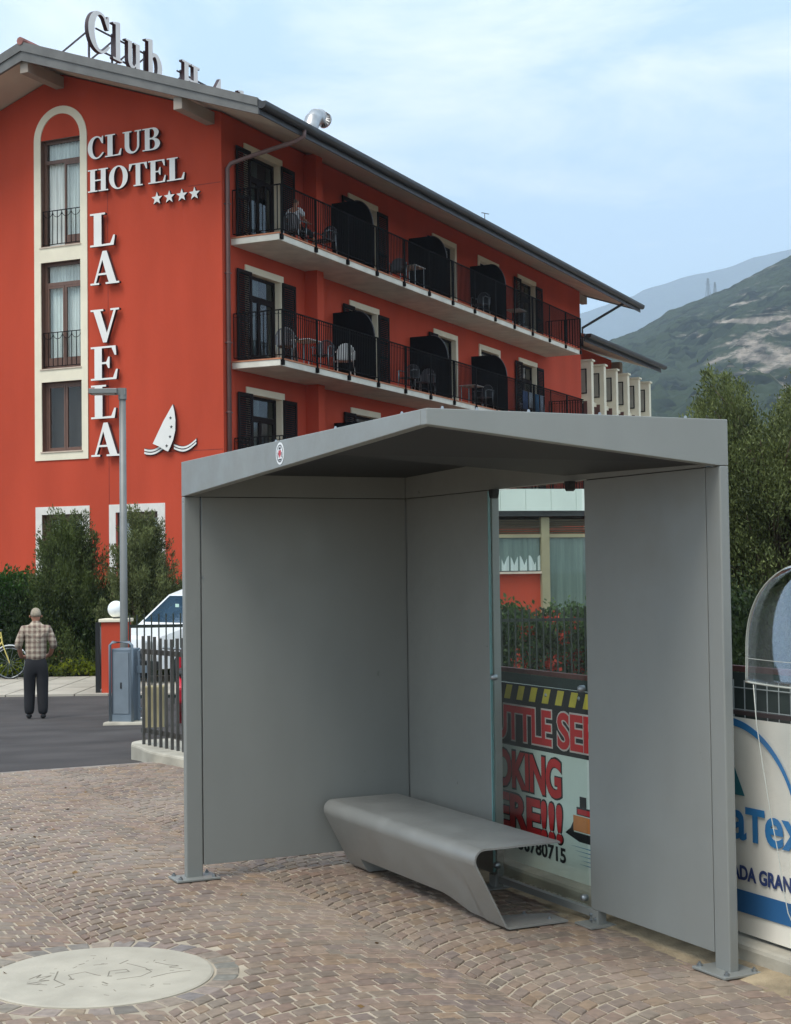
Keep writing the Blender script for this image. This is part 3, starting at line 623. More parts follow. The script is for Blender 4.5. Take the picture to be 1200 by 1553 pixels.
# ================================================================== HOTEL  (local x = along the street side, y = toward the far gable side, z up)
HA = R(64.705); HC = Vector((-4.1233, 36.5, 0.0))
def hw(t, s, z): return HC + Vector((math.cos(HA), math.sin(HA), 0)) * t + Vector((-math.sin(HA), math.cos(HA), 0)) * s + Vector((0, 0, z))
hotel = empty('hotel', HC, HA, 'red rendered hotel of four storeys with cream window frames and long balconies', 'hotel')
LEN, WID, RS, PITCHR = 27.45, 9.64, 4.82, 0.353
Z0 = -0.6
def under(s): return 12.78 + 0.345 * (s if s <= RS else 2 * RS - s)        # soffit height
walls = MB(); walls.prism([(0, Z0), (WID, Z0), (WID, under(0) + .06), (RS, under(RS) + .06), (0, under(0) + .06)], lambda p, d_: (d_, p[0], p[1]), 0, LEN)
wme = walls.mesh('wall')
holes = MB(); WIN = []
FL = [9.84, 6.79, 3.74]
bays = [(1.05, 2.95, 'both'), (6.75, 8.65, 'both'), (12.62, 14.56, 'left'), (16.45, 18.40, 'none'), (20.28, 22.2, 'both')]
for fz in FL:
    for t0, t1, kind in bays:
        holes.box(t0 + 0.15, t1 - 0.15, -0.5, 0.5, fz + 0.05, fz + 2.33); WIN.append(('side', t0 + 0.15, t1 - 0.15, fz + 0.05, fz + 2.33, kind))
ENDW = [(4.20, 5.45, 10.06, 12.84, 'open'), (4.20, 5.45, 6.91, 9.66, 'shut'), (4.18, 5.44, 4.78, 6.57, 'plain'), (4.18, 5.45, 1.45, 3.17, 'low'), (1.91, 3.13, 1.45, 3.17, 'low')]
for s0, s1, z0, z1, k in ENDW: holes.box(-0.5, 0.5, s0, s1, z0, z1)
hm = link_mesh('tmp_holes', holes.mesh('holes')); wm = link_mesh('wall', wme, M_red, hotel)
b = wm.modifiers.new('openings', 'BOOLEAN'); b.operation = 'DIFFERENCE'; b.object = hm; b.solver = 'EXACT'
wm.parent = None; new = eval_mesh(wm); wm.modifiers.clear(); wm.data = new; wm.parent = hotel; bpy.data.objects.remove(hm)
if len(new.materials) == 0: new.materials.append(M_red)
# thin movement joints in the gable render
j = MB(); j.box(-0.003, 0.002, 0.02, 0.95, 11.12, 11.14).box(-0.003, 0.002, 3.36, 3.375, 2.0, 12.0).box(-0.003, 0.002, 0.02, 2.3, 4.615, 4.63); j.build('render_joint', mat('joint_line', lin(128, 50, 40), 0.9), hotel)
# roof
rf = MB(); TN, TF, EV = -1.5, 29.33, -1.95
def top(s): return 12.46 + PITCHR * ((s if s <= RS else 2 * RS - s) - EV)
prof = [(EV, top(EV)), (RS, top(RS)), (2 * RS - EV, top(EV)), (2 * RS - EV, top(EV) - 0.10), (RS, top(RS) - 0.12), (EV, top(EV) - 0.10)]
rf.prism(prof, lambda p, d_: (d_, p[0], p[1]), TN - 0.02, TF + 0.02)
roof = rf.build('roof', M_tile, hotel)
def slope_strip(d0, d1, dz0, dz1, name, m, x0, x1, par, s_in=0.0):
    q = MB(); a_, b_ = EV + s_in, 2 * RS - EV - s_in
    q.prism([(a_, top(a_) - d0), (RS, top(RS) - d0 * 1.05), (b_, top(a_) - d0), (b_, top(a_) - d1), (RS, top(RS) - d1 * 1.25), (a_, top(a_) - d1)], lambda p, d_: (d_, p[0], p[1]), x0, x1); return q.build(name, m, par)
slope_strip(-0.02, 0.17, 0, 0, 'rake_board', M_fascia, TN - 0.08, TN - 0.021, roof)
slope_strip(0.171, 0.36, 0, 0, 'rake_board', M_fascia, TN - 0.045, TN + 0.03, roof)
slope_strip(-0.02, 0.30, 0, 0, 'rake_board', M_fascia, TF + 0.021, TF + 0.06, roof)
slope_strip(0.19, 0.25, 0, 0, 'soffit', M_soffit, TN + 0.031, TF - 0.01, roof, 0.04)
cap = MB(); cap.tube([(TN - 0.1, RS, top(RS) + 0.03), (TF + .05, RS, top(RS) + 0.03)], 0.10, 8); cap.build('ridge_tile', mat('ridge_tile', lin(150, 100, 92), 0.8, var=0.2, scale=3), roof)
gt = MB(); nn = 10
def gpr(y0, r_): return [(y0 + r_ * math.cos(R(180 + 180 * i / nn)), r_ * math.sin(R(180 + 180 * i / nn))) for i in range(nn + 1)]
gp = gpr(EV - 0.10, 0.11) + [(EV + 0.01, 0.055), (EV - 0.21, 0.055)]
gt.prism(gp, lambda p, d_: (d_, p[0], 12.33 + p[1]), TN - 0.06, TF + 0.06)
gt.box(TN - 0.05, TF + 0.05, EV - 0.03, EV + 0.0, 12.10, 12.44)
gut = gt.build('gutter', M_gutter, roof)
dp = MB(); dp.tube([(0.45, EV - 0.1, 12.24), (0.45, EV - 0.1, 12.08), (0.42, EV + 0.12, 11.98), (0.28, -0.55, 11.72), (0.18, -0.16, 11.60), (0.16, -0.07, 11.48), (0.16, -0.07, -0.4)], 0.055, 10)
for z in (10.6, 8.9, 7.2, 5.5, 3.9, 2.2): dp.box(0.10, 0.22, -0.13, 0.0, z, z + 0.03)
dp.build('downpipe', mat('downpipe_brown', lin(112, 88, 84), 0.5, 0.2, var=0.1, scale=2), hotel, True)
# far side outlet pipe of the gutter
MB().tube([(TF - 2.0, EV - 0.08, 12.25), (LEN + 0.05, -0.08, 11.35), (LEN + 0.02, -0.08, 10.6)], 0.055, 8).build('downpipe', M_gutter, hotel, True)
# purlins
pu = MB()
for s0, s1 in ((0.18, 0.42), (4.70, 4.95), (9.2, 9.44)):
    z = under((s0 + s1) / 2) - 0.02
    for (xa, xb) in ((TN + 0.06, -0.002), (LEN + 0.002, TF - 0.35)): MB().box(xa, xb, s0, s1, z - 0.30, z - 0.0).build('roof_beam', mat('beam_paint', lin(152, 140, 128), 0.8, var=0.08, scale=2), hotel, bevel=0.01)
# pier on the street side
MB().box(4.15, 4.52, -0.38, -0.001, Z0, 12.78).build('pier', M_red, hotel)
MB().box(4.50, 4.75, -0.06, 0.0, Z0, 12.7).build('pier', M_red, hotel) if False else None

def window(side, a0, a1, z0, z1, kind):
    """frame set back in the opening; a along the facade"""
    Pm = (lambda a, d, z: (a, d, z)) if side == 'side' else (lambda a, d, z: (d, a, z))
    def bx(q, a_0, a_1, d0, d1, z_0, z_1):
        p, r_ = Pm(a_0, d0, z_0), Pm(a_1, d1, z_1); q.box(min(p[0], r_[0]), max(p[0], r_[0]), min(p[1], r_[1]), max(p[1], r_[1]), z_0, z_1)
    dk = M_shut if side == 'side' else M_brown; D = 0.14; fw = 0.075
    w = MB(); bx(w, a0 + .002, a0 + fw, D, D + .07, z0 + .002, z1 - .002); bx(w, a1 - fw, a1 - .002, D, D + .07, z0 + .002, z1 - .002); bx(w, a0 + fw, a1 - fw, D, D + .07, z1 - fw, z1 - .002); bx(w, a0 + fw, a1 - fw, D, D + .07, z0 + .002, z0 + 0.05)
    win = w.build('window', dk, hotel)
    tr = z1 - (0.55 if kind not in ('plain', 'low') else 0.0); am = (a0 + a1) / 2; q = MB()
    if kind not in ('plain', 'low'): bx(q, a0 + fw, a1 - fw, D + .005, D + .065, tr - 0.04, tr + 0.05)
    ztop = tr - 0.04 if kind not in ('plain', 'low') else z1 - fw
    leaf = [(a0 + fw, am - 0.005), (am + 0.005, a1 - fw)]
    if kind == 'open': leaf = leaf[:1]
    for l0, l1 in leaf:
        bx(q, l0 + .003, l0 + 0.055, D + .008, D + .06, z0 + 0.052, ztop - .003); bx(q, l1 - 0.055, l1 - .003, D + .008, D + .06, z0 + 0.052, ztop - .003)
        bx(q, l0 + 0.055, l1 - 0.055, D + .008, D + .06, ztop - 0.06, ztop - .003); bx(q, l0 + 0.055, l1 - 0.055, D + .008, D + .06, z0 + 0.052, z0 + (0.30 if kind not in ('plain', 'low') else 0.11))
    q.build('sash', dk, win)
    if kind == 'open' :
        q = MB(); M4 = Matrix.Translation((D + 0.04, a0 + fw + 0.02, 0)) @ Matrix.Rotation(R(-62), 4, 'Z')   # casement swung inward
        for bb in ((0, 0.05, 0.0, 0.05, z0 + .06, ztop - .01), (0, 0.05, 0.50, 0.55, z0 + .06, ztop - .01), (0, 0.05, 0.05, 0.50, ztop - .07, ztop - .01), (0, 0.05, 0.05, 0.50, z0 + .06, z0 + .35)): q.box(*bb, M4)
        q.build('sash', dk, win)
    g_ = MB(); bx(g_, a0 + fw, (a1 - fw) if kind != 'open' else am, D + .030, D + .034, z0 + 0.06, ztop - 0.02)
    if kind not in ('plain', 'low'): bx(g_, a0 + fw, a1 - fw, D + .030, D + .034, tr + 0.05, z1 - fw)
    g_.build('pane', M_pane if side == 'end' else glass_mat('balcony_door_glass', (0.5, 0.54, 0.54, 1), 1.5, mixadd=0.0), win)
    # curtain
    if kind != 'plain':
        c = MB(); span = [(a0 + 0.06, a1 - 0.06)] if side == 'end' else ([(am - 0.20, am + 0.16)] if kind != 'none' else [(am - 0.05, am + 0.30)])
        zt_ = z1 - 0.05; zb = z0 + (0.06 if kind != 'low' else 0.0)
        for c0, c1 in span:
            n = int((c1 - c0) / 0.02); prev = None
            for i in range(n + 1):
                a_ = c0 + (c1 - c0) * i / n; d_ = D + 0.15 + 0.022 * math.sin(i * 1.25 + a0) + 0.008 * math.sin(i * 0.37)
                cur = (Pm(a_, d_, zb), Pm(a_, d_, zt_))
                if prev: c.add([prev[0], cur[0], cur[1], prev[1]], [(0, 1, 2, 3)])
                prev = cur
        c.build('curtain', M_curtain, win, True)
    r_ = MB(); bx(r_, a0 + .004, a1 - .004, 0.40, 0.48, z0 + .004, z1 - .004); r_.build('room', M_room, win)
    sl = MB(); bx(sl, a0 - 0.03, a1 + 0.03, -0.05, 0.13, z0 - 0.028, z0 - 0.001 + .004); sl.build('sill', mat('sill_stone', lin(196, 178, 160), 0.7, var=0.1), win)
    rv = MB(); rm = M_cream if side == 'side' else M_brown
    bx(rv, a0 + .0005, a0 + .004, -0.002, 0.45, z0 + .001, z1 - .001); bx(rv, a1 - .004, a1 - .0005, -0.002, 0.45, z0 + .001, z1 - .001); bx(rv, a0 + .004, a1 - .004, -0.002, 0.45, z1 - .004, z1 - .0005)
    rv.build('reveal', rm, win)
    if kind in ('open', 'shut'):
        q = MB(); zr = z0 + 0.95; n = 8
        bx(q, a0 + .02, a1 - .02, 0.03, 0.05, zr - 0.02, zr); bx(q, a0 + .02, a1 - .02, 0.03, 0.05, z0 + 0.06, z0 + 0.08)
        for i in range(n + 1): aa = a0 + 0.04 + (a1 - a0 - 0.08) * i / n; bx(q, aa - .008, aa + .008, 0.032, 0.048, z0 + 0.08, zr - 0.02)
        for i in range(4):
            c0 = a0 + 0.04 + (a1 - a0 - 0.08) * (i + 0.5) / 4; rr = (a1 - a0 - 0.08) / 8.0
            q.tube([Pm(c0 + rr * math.cos(R(180 + 18 * k)), 0.04, zr - 0.02 + rr * 1.1 * math.sin(R(180 + 18 * k))) for k in range(11)], 0.008, 5)
        q.build('guard_rail', M_rail, win)
    return win
for side, a0, a1, z0, z1, kind in WIN: window(side, a0, a1, z0, z1, kind)
for s0, s1, z0, z1, k in ENDW: window('end', s0, s1, z0, z1, k)
# cream surrounds and shutters, street side
for fz in FL:
    for t0, t1, kind in bays:
        zt_ = fz + 2.33; q = MB()
        q.box(t0, t1, -0.035, 0.001, zt_ + 0.001, zt_ + 0.17)
        q.box(t1 - 0.149, t1, -0.034, 0.001, fz + 0.002, zt_)
        q.box(t0, t0 + 0.149, -0.034, 0.001, fz + 0.002, zt_)
        q.build('window_surround', M_cream, hotel)
        for s_, on in ((0, kind in ('both', 'left')), (1, kind == 'both')):
            if not on: continue
            x0, x1 = (t0 - 0.46, t0 + 0.22) if s_ == 0 else (t1 - 0.11, t1 + 0.58)
            q = MB(); y0, y1 = (-0.085, -0.045)
            q.box(x0, x0 + 0.07, y0, y1, fz + 0.06, zt_ + 0.0); q.box(x1 - 0.07, x1, y0, y1, fz + 0.06, zt_ + 0.0)
            for zz in (fz + 0.06, fz + 1.05, zt_ - 0.09): q.box(x0 + 0.07, x1 - 0.07, y0, y1, zz, zz + 0.09)
            zz = fz + 0.16
            while zz < zt_ - 0.12:
                q.add([(x0 + 0.07, y0 + .004, zz), (x1 - 0.07, y0 + .004, zz), (x1 - 0.07, y1 - .004, zz + 0.052), (x0 + 0.07, y1 - .004, zz + 0.052)], [(0, 1, 2, 3)]); zz += 0.055
            q.build('shutter', M_shut, hotel)
# cream panels on the gable
def frame_loops():
    n = 24; cz = 12.84; R_ = 0.835; sc = 4.825
    outer = [(3.985, 4.56), (5.66, 4.56), (5.66, cz)] + [(sc + R_ * math.cos(math.pi * i / n), cz + R_ * math.sin(math.pi * i / n)) for i in range(1, n)] + [(3.985, cz)]
    inn = [(4.20, 10.06), (5.45, 10.06), (5.45, 12.84)] + [(sc + 0.625 * math.cos(math.pi * i / n), cz + 0.64 * math.sin(math.pi * i / n)) for i in range(1, n)] + [(4.20, 12.84)]
    return [outer, inn, [(4.20, 6.91), (5.45, 6.91), (5.45, 9.66), (4.20, 9.66)], [(4.18, 4.78), (5.44, 4.78), (5.44, 6.57), (4.18, 6.57)]]
me = shape_mesh([[(-x, y) for x, y in lp] for lp in frame_loops()], 0.03)
put(me, (0.002, 0, 0), (0, -1, 0), (0, 0, 1)); link_mesh('window_surround', me, M_cream, hotel)
for s0, s1, z1 in ((3.97, 5.65, 3.37), (1.70, 3.36, 3.37)):
    i0, i1 = s0 + 0.21, s1 - 0.21
    me = shape_mesh([[(-s1, 1.2), (-s0, 1.2), (-s0, z1), (-s1, z1)], [(-i1 if False else -(s1 - 0.2), 1.45), (-(s0 + 0.21), 1.45), (-(s0 + 0.21), 3.17), (-(s1 - 0.2), 3.17)]], 0.03)
    put(me, (0.002, 0, 0), (0, -1, 0), (0, 0, 1)); link_mesh('window_surround', me, mat('off_white_render', lin(216, 212, 204), 0.8, var=0.04), hotel)

# balconies
BD = 1.36
def balcony(fz, t0, t1, hearts):
    sl = MB(); sl.box(t0, t1, -BD, -0.001, fz - 0.19, fz - 0.035); slab = sl.build('balcony', M_slab, hotel, bevel=0.01)
    MB().box(t0 - 0.015, t1 + 0.015, -BD - 0.02, -0.002, fz - 0.034, fz).build('tile_edge', M_terra, slab)
    r_ = MB(); yb = -BD - 0.03; zt_ = fz + 1.17
    def run(p, q_, posts):
        p = Vector(p); q_ = Vector(q_); L_ = (q_ - p).length; d_ = (q_ - p) / L_
        r_.bar(p + Vector((0, 0, zt_)), q_ + Vector((0, 0, zt_)), 0.045, 0.025); r_.bar(p + Vector((0, 0, fz + 0.08)), q_ + Vector((0, 0, fz + 0.08)), 0.03, 0.02)
        n = int(L_ / 0.10)
        for i in range(n + 1): c = p + d_ * (L_ * i / n); r_.bar(c + Vector((0, 0, fz + 0.08)), c + Vector((0, 0, zt_)), 0.018)
        if hearts:
            for i in range(0, n): c0 = p + d_ * (L_ * (i + .5) / n); rr = L_ / n / 2; r_.tube([c0 + d_ * (rr * math.cos(R(180 + 36 * k))) + Vector((0, 0, zt_ - 0.02 + 1.5 * rr * math.sin(R(180 + 36 * k)))) for k in range(6)], 0.006, 4)
    run((t0 + 0.06, yb, 0), (t1 + 0.0, yb, 0), 1); run((t0 + 0.06, yb, 0), (t0 + 0.06, -0.03, 0), 0); run((t1, yb, 0), (t1, -0.03, 0), 0)
    k = 0.475
    while k < t1 + 0.1:
        kk = min(k, t1); r_.box(kk - 0.025, kk + 0.025, yb - 0.02, yb + 0.02, fz - 0.05, zt_ + 0.01); r_.box(kk - 0.05, kk + 0.05, yb - 0.03, yb + 0.05, fz - 0.17, fz - 0.05); k += 1.755
    r_.build('railing', M_rail, slab)
    pst = MB()
    for tt in (5.72, 10.80, 15.72):
        c = MB(); n = 12; H_ = 1.97; flat = 0.75
        outl = [(-0.02, fz + 0.02), (-0.02, fz + H_), (-flat, fz + H_)] + [(-flat - (BD - 0.06 - flat) * math.sin(R(90 * i / n)), fz + 1.17 + 0.02 + (H_ - 1.19) * math.cos(R(90 * i / n))) for i in range(1, n + 1)] + [(-BD + 0.06, fz + 0.02)]
        c.prism(outl, lambda p, d_: (tt + d_, p[0], p[1]), 0, 0.03); c.build('privacy_screen', M_screen, slab)
        e_ = MB(); e_.tube([(tt - 0.012, p[0] - 0.0, p[1]) for p in outl[2:-1]], 0.012, 6); e_.build('screen_edge', mat('edge_tube', lin(96, 96, 98), 0.4, 0.5), slab, True)
    return slab
balcony(FL[0], 0.40, 23.25, False); balcony(FL[1], 0.40, 23.45, True); balcony(FL[2], 0.40, 23.45, True)

# ---- serif letters as outlines with holes (unit height)
def arcp(cx_, cy_, rx, ry, a0, a1, n=14): return [(cx_ + rx * math.cos(R(a0 + (a1 - a0) * i / n)), cy_ + ry * math.sin(R(a0 + (a1 - a0) * i / n))) for i in range(n + 1)]
def glyph(ch):
    s = 0.055                                           # serif thickness
    if ch == 'L': return [[(0, 0), (.70, 0), (.74, .30), (.69, .30), (.60, s + .01), (.34, s), (.34, 1 - s), (.45, 1 - s), (.45, 1), (0, 1), (0, 1 - s), (.11, 1 - s), (.11, s), (0, s)]]
    if ch == 'H': return [[(0, 0), (.44, 0), (.44, s), (.33, s), (.33, .47), (.60, .47), (.60, s), (.49, s), (.49, 0), (.93, 0), (.93, s), (.82, s), (.82, 1 - s), (.93, 1 - s), (.93, 1), (.49, 1), (.49, 1 - s), (.60, 1 - s), (.60, .53), (.33, .53), (.33, 1 - s), (.44, 1 - s), (.44, 1), (0, 1), (0, 1 - s), (.11, 1 - s), (.11, s), (0, s)]]
    if ch == 'T': return [[(.22, 0), (.66, 0), (.66, s), (.55, s), (.55, 1 - s), (.72, 1 - s), (.83, .70), (.88, .70), (.86, 1), (.02, 1), (0, .70), (.05, .70), (.16, 1 - s), (.33, 1 - s), (.33, s), (.22, s)]]
    if ch == 'E': return [[(0, 0), (.76, 0), (.80, .30), (.75, .30), (.66, s), (.33, s), (.33, .47), (.46, .47), (.52, .34), (.56, .34), (.56, .68), (.52, .68), (.46, .53), (.33, .53), (.33, 1 - s), (.62, 1 - s), (.71, .72), (.76, .72), (.74, 1), (0, 1), (0, 1 - s), (.11, 1 - s), (.11, s), (0, s)]]
    if ch == 'A': return [[(0, 0), (.30, 0), (.30, s), (.19, s), (.265, .28), (.55, .28), (.625, s), (.52, s), (.52, 0), (.98, 0), (.98, s), (.88, s), (.56, 1), (.42, 1), (.12, s), (0, s)], [(.28, .34), (.53, .34), (.41, .74)]]
    if ch == 'V': return [[(.43, 0), (.55, 0), (.87, 1 - s), (.98, 1 - s), (.98, 1), (.68, 1), (.68, 1 - s), (.79, 1 - s), (.56, .28), (.34, 1 - s), (.44, 1 - s), (.44, 1), (0, 1), (0, 1 - s), (.10, 1 - s)]]
    if ch == 'C': return [arcp(.42, .5, .42, .52, 52, 305, 26) + [(.80, .24), (.74, .26)] + arcp(.46, .5, .235, .455, 300, 62, 20) + [(.70, .66), (.76, .66), (.76, 1.0), (.71, 1.0)]]
    if ch == 'O': return [arcp(.42, .5, .42, .52, 0, 345, 30), arcp(.42, .5, .20, .465, 0, 345, 30)]
    if ch == 'U': return [[(0, 1), (0, 1 - s), (.10, 1 - s)] + arcp(.45, .34, .35, .36, 180, 360, 14) + [(.80, 1 - s), (.90, 1 - s), (.90, 1), (.58, 1), (.58, 1 - s), (.70, 1 - s)] + arcp(.51, .34, .19, .275, 360, 180, 10) + [(.32, 1 - s), (.43, 1 - s), (.43, 1)]]
    if ch == 'B': return [[(0, 0), (.48, 0)] + arcp(.50, .265, .30, .265, -90, 80, 10) + arcp(.48, .765, .26, .235, -60, 90, 10) + [(0, 1), (0, 1 - s), (.11, 1 - s), (.11, s), (0, s)], [(.33, .06), (.44, .06)] + arcp(.44, .265, .135, .20, -80, 80, 8) + [(.44, .48), (.33, .48)], [(.33, .555), (.42, .555)] + arcp(.42, .745, .12, .19, -80, 80, 8) + [(.42, .945), (.33, .945)]]
    if ch == 'l': return [[(0, 0), (.40, 0), (.40, s), (.30, s), (.30, 1), (.22, 1), (0, .95), (0, .91), (.11, .91), (.11, s), (0, s)]]
    if ch == 'u': return [[(0, .68), (0, .64), (.10, .64)] + arcp(.29, .20, .19, .21, 180, 290, 8) + [(.46, .08), (.46, 0), (.72, 0), (.72, s), (.64, s), (.64, .68), (.38, .68), (.38, .64), (.46, .64), (.46, .16)] + arcp(.36, .18, .08, .11, 290, 180, 6) + [(.28, .68)]]
    if ch == 'b': return [[(.11, 0), (.20, 0), (.27, .05)] + arcp(.42, .34, .30, .35, -100, 110, 14) + [(.30, .60), (.30, 1), (.22, 1), (0, .95), (0, .91), (.11, .91)], [(.30, .14)] + arcp(.38, .33, .135, .27, -80, 80, 8) + [(.30, .54)]]
    if ch == 'o': return [arcp(.33, .33, .33, .35, 0, 345, 24), arcp(.33, .33, .15, .29, 0, 345, 20)]
    if ch == 't': return [[(.10, .10), (.16, 0), (.34, -.01), (.44, .08), (.41, .11), (.34, .07), (.29, .12), (.29, .63), (.42, .63), (.42, .68), (.29, .68), (.29, .95), (.24, .95), (0, .66), (0, .63), (.10, .63)]]
    if ch == 'e': return [arcp(.33, .33, .33, .35, 0, 320, 24) + [(.52, .10)] + arcp(.34, .33, .17, .29, 300, 190, 8) + [(.17, .33)], arcp(.34, .37, .155, .24, 0, 180, 10)]
def letter(ch, parent, origin, right, up, w, h, depth, hide=None):
    me = shape_mesh(glyph(ch), depth); xs = [p[0] for p in glyph(ch)[0]]; k = w / (max(xs) - min(xs))
    for v in me.vertices: v.co.x *= k; v.co.y *= h
    put(me, origin, right, up); n_ = Vector(right).cross(Vector(up)); two_tone(me, n_, M_letter, M_letside)
    return link_mesh('letter', me, None, parent)
# wall letters: read toward -y, look toward -x
def wall_word(word, s_left, z0, h, widths, gap, sign, dz=0.0):
    s = s_left
    for ch, w in zip(word, widths): letter(ch, sign, (-0.06, s, z0), (0, -1, 0), (0, 0, 1), w, h, 0.09); s -= w + gap
    return s
sg = empty('hotel_sign', HC, HA, 'raised white serif letters CLUB HOTEL with four stars on the red gable', 'wall sign')
wall_word('CLUB', 3.86, 12.12, 0.56, [0.50, 0.50, 0.56, 0.52], 0.035, sg)
wall_word('HOTEL', 3.86, 11.28, 0.57, [0.62, 0.57, 0.55, 0.52, 0.52], 0.03, sg)
for i in range(4):
    c = (1.80 - i * 0.365); lp = [(0.165 * (1 if k % 2 == 0 else 0.42) * math.sin(R(36 * k)), 0.165 * (1 if k % 2 == 0 else 0.42) * math.cos(R(36 * k))) for k in range(10)]
    me = shape_mesh([lp], 0.07); put(me, (-0.05, c, 10.90), (0, -1, 0), (0, 0, 1)); two_tone(me, (-1, 0, 0), M_letter, M_letside); link_mesh('star', me, None, sg)
sg2 = empty('hotel_sign', HC, HA, 'raised white serif letters LA VELA stacked down the red gable', 'wall sign')
for ch, z0 in zip('LAVELA', (9.88, 8.91, 7.44, 6.50, 5.53, 4.58)): letter(ch, sg2, (-0.06, 3.80, z0), (0, -1, 0), (0, 0, 1), {'L': 0.76, 'A': 0.88, 'V': 0.87, 'E': 0.82}[ch], 0.845, 0.09)
sg3 = empty('sail_emblem', HC, HA, 'white sailing boat emblem with small stars over two waves on the red gable', 'wall emblem')
sail = [(-1.97, 4.83), (-1.86, 5.02), (-1.66, 5.36), (-1.48, 5.62), (-1.375, 5.77), (-1.33, 5.60), (-1.30, 5.38), (-1.31, 5.12), (-1.37, 4.90), (-1.46, 4.72), (-1.52, 4.62), (-1.60, 4.65), (-1.80, 4.76)]
me = shape_mesh([sail], 0.07); put(me, (-0.055, 0, 0), (0, -1, 0), (0, 0, 1)); two_tone(me, (-1, 0, 0), M_letter, M_letside); link_mesh('sail', me, None, sg3)
def wave(pts, w, dz, x=-0.05):
    q = MB()
    for p0, p1 in zip(pts[:-1], pts[1:]): q.prism([(p0[0], p0[1] + dz), (p1[0], p1[1] + dz), (p1[0], p1[1] + dz + w), (p0[0], p0[1] + dz + w)], lambda p, d_: (x + d_, -p[0], p[1]), 0, 0.05)
    return q.mesh('wave')
wl_ = [(-2.27 + i * 0.046, 4.60 + 0.10 * ((i / 12.0) ** 2) - 0.05 * math.sin(i / 12 * math.pi)) for i in range(13)]
wr_ = [(-1.40 + i * 0.054, 4.68 - 0.12 * math.sin(i / 12 * math.pi) + 0.10 * (i / 12)) for i in range(13)]
for pts_ in (wl_, wr_):
    for dz in (0.0, 0.075): me = wave(pts_, 0.048, dz); two_tone(me, (-1, 0, 0), M_letter, M_letside); link_mesh('wave', me, None, sg3)
    me = wave([(p[0], p[1] - 0.02) for p in pts_], 0.16, 0.0, -0.028); link_mesh('wave_backing', me, M_letside, sg3)
for y, z in ((1.44, 5.44), (1.42, 5.22), (1.46, 4.98), (1.56, 4.76)):
    lp = [(0.045 * (1 if k % 2 == 0 else 0.42) * math.sin(R(36 * k)), 0.045 * (1 if k % 2 == 0 else 0.42) * math.cos(R(36 * k))) for k in range(10)]
    me = shape_mesh([lp], 0.004); put(me, (-0.1255, y, z), (0, -1, 0), (0, 0, 1)); link_mesh('small_star', me, M_black, sg3)
# rooftop sign: reads along +x, looks toward -y
rs = empty('rooftop_sign', HC, HA, 'large free standing letters Club Hotel on a frame above the roof', 'roof sign')
SY = 3.0; ZB = 14.50
for ch, x, w, hh in (('C', -1.40, 0.90, 0.98), ('l', -0.38, 0.40, .98), ('u', 0.16, 0.68, 1), ('b', 1.04, 0.74, 1), ('H', 2.74, 0.86, 0.92), ('o', 3.70, 0.56, .62), ('t', 4.42, 0.40, .98), ('e', 4.92, 0.56, .62), ('l', 5.62, 0.40, .94)):
    letter(ch, rs, (x, SY - 0.0, ZB), (1, 0, 0), (0, 0, 1), w, hh, 0.11)
fr = MB()
for x0, x1 in ((-0.9, 1.6), (2.7, 6.0)):
    for z in (14.62, 15.12): fr.bar((x0, SY + 0.04, z), (x1, SY + 0.04, z), 0.035)
for x in (-1.15, -0.2, 0.6, 1.2, 2.9, 3.5, 4.6, 5.7): fr.bar((x, SY + 0.06, 14.1), (x, SY + 0.06, 15.2), 0.04); fr.bar((x, SY + 0.06, 15.0), (x - 0.35, SY + 0.75, 14.35), 0.035)
fr.build('support_frame', mat('sign_frame', lin(70, 66, 74), 0.6, 0.3), rs)
# elbow vent on the roof
vn = empty('roof_vent', hw(2.70, -1.0, 12.72), HA, 'shiny metal elbow vent pipe rising from the roof edge', 'vent pipe')
v = MB(); pth = [(0, 0, 0), (0.02, 0, 0.28), (0.12, 0, 0.50), (0.30, 0, 0.66), (0.52, 0, 0.72), (0.78, 0, 0.70)]
v.tube(pth, 0.20, 16, cap=False); v.tube([(0.74, 0, 0.702), (0.80, 0, 0.698)], 0.215, 16, cap=False)
for p_, q_ in zip(pth[1:-1], pth[2:]): pp = Vector(p_); v.tube([pp - (Vector(q_) - pp) * 0.03, pp + (Vector(q_) - pp) * 0.03], 0.208, 16, cap=False)
vo = v.build('pipe', mat('shiny_steel', lin(180, 180, 180), 0.38, 0.9, var=0.12, scale=5), vn, True); sd = vo.modifiers.new('s', 'SOLIDIFY'); sd.thickness = 0.006
MB().tube([hw(12.55, -1.85, 12.5), hw(12.55, -1.85, 12.75)], 0.012, 5).bar(hw(12.3, -1.85, 12.72), hw(12.9, -1.85, 12.80), 0.02).build('aerial', M_gutter, None); tag(bpy.data.objects['aerial'], 'thin metal aerial on the roof edge', 'aerial')

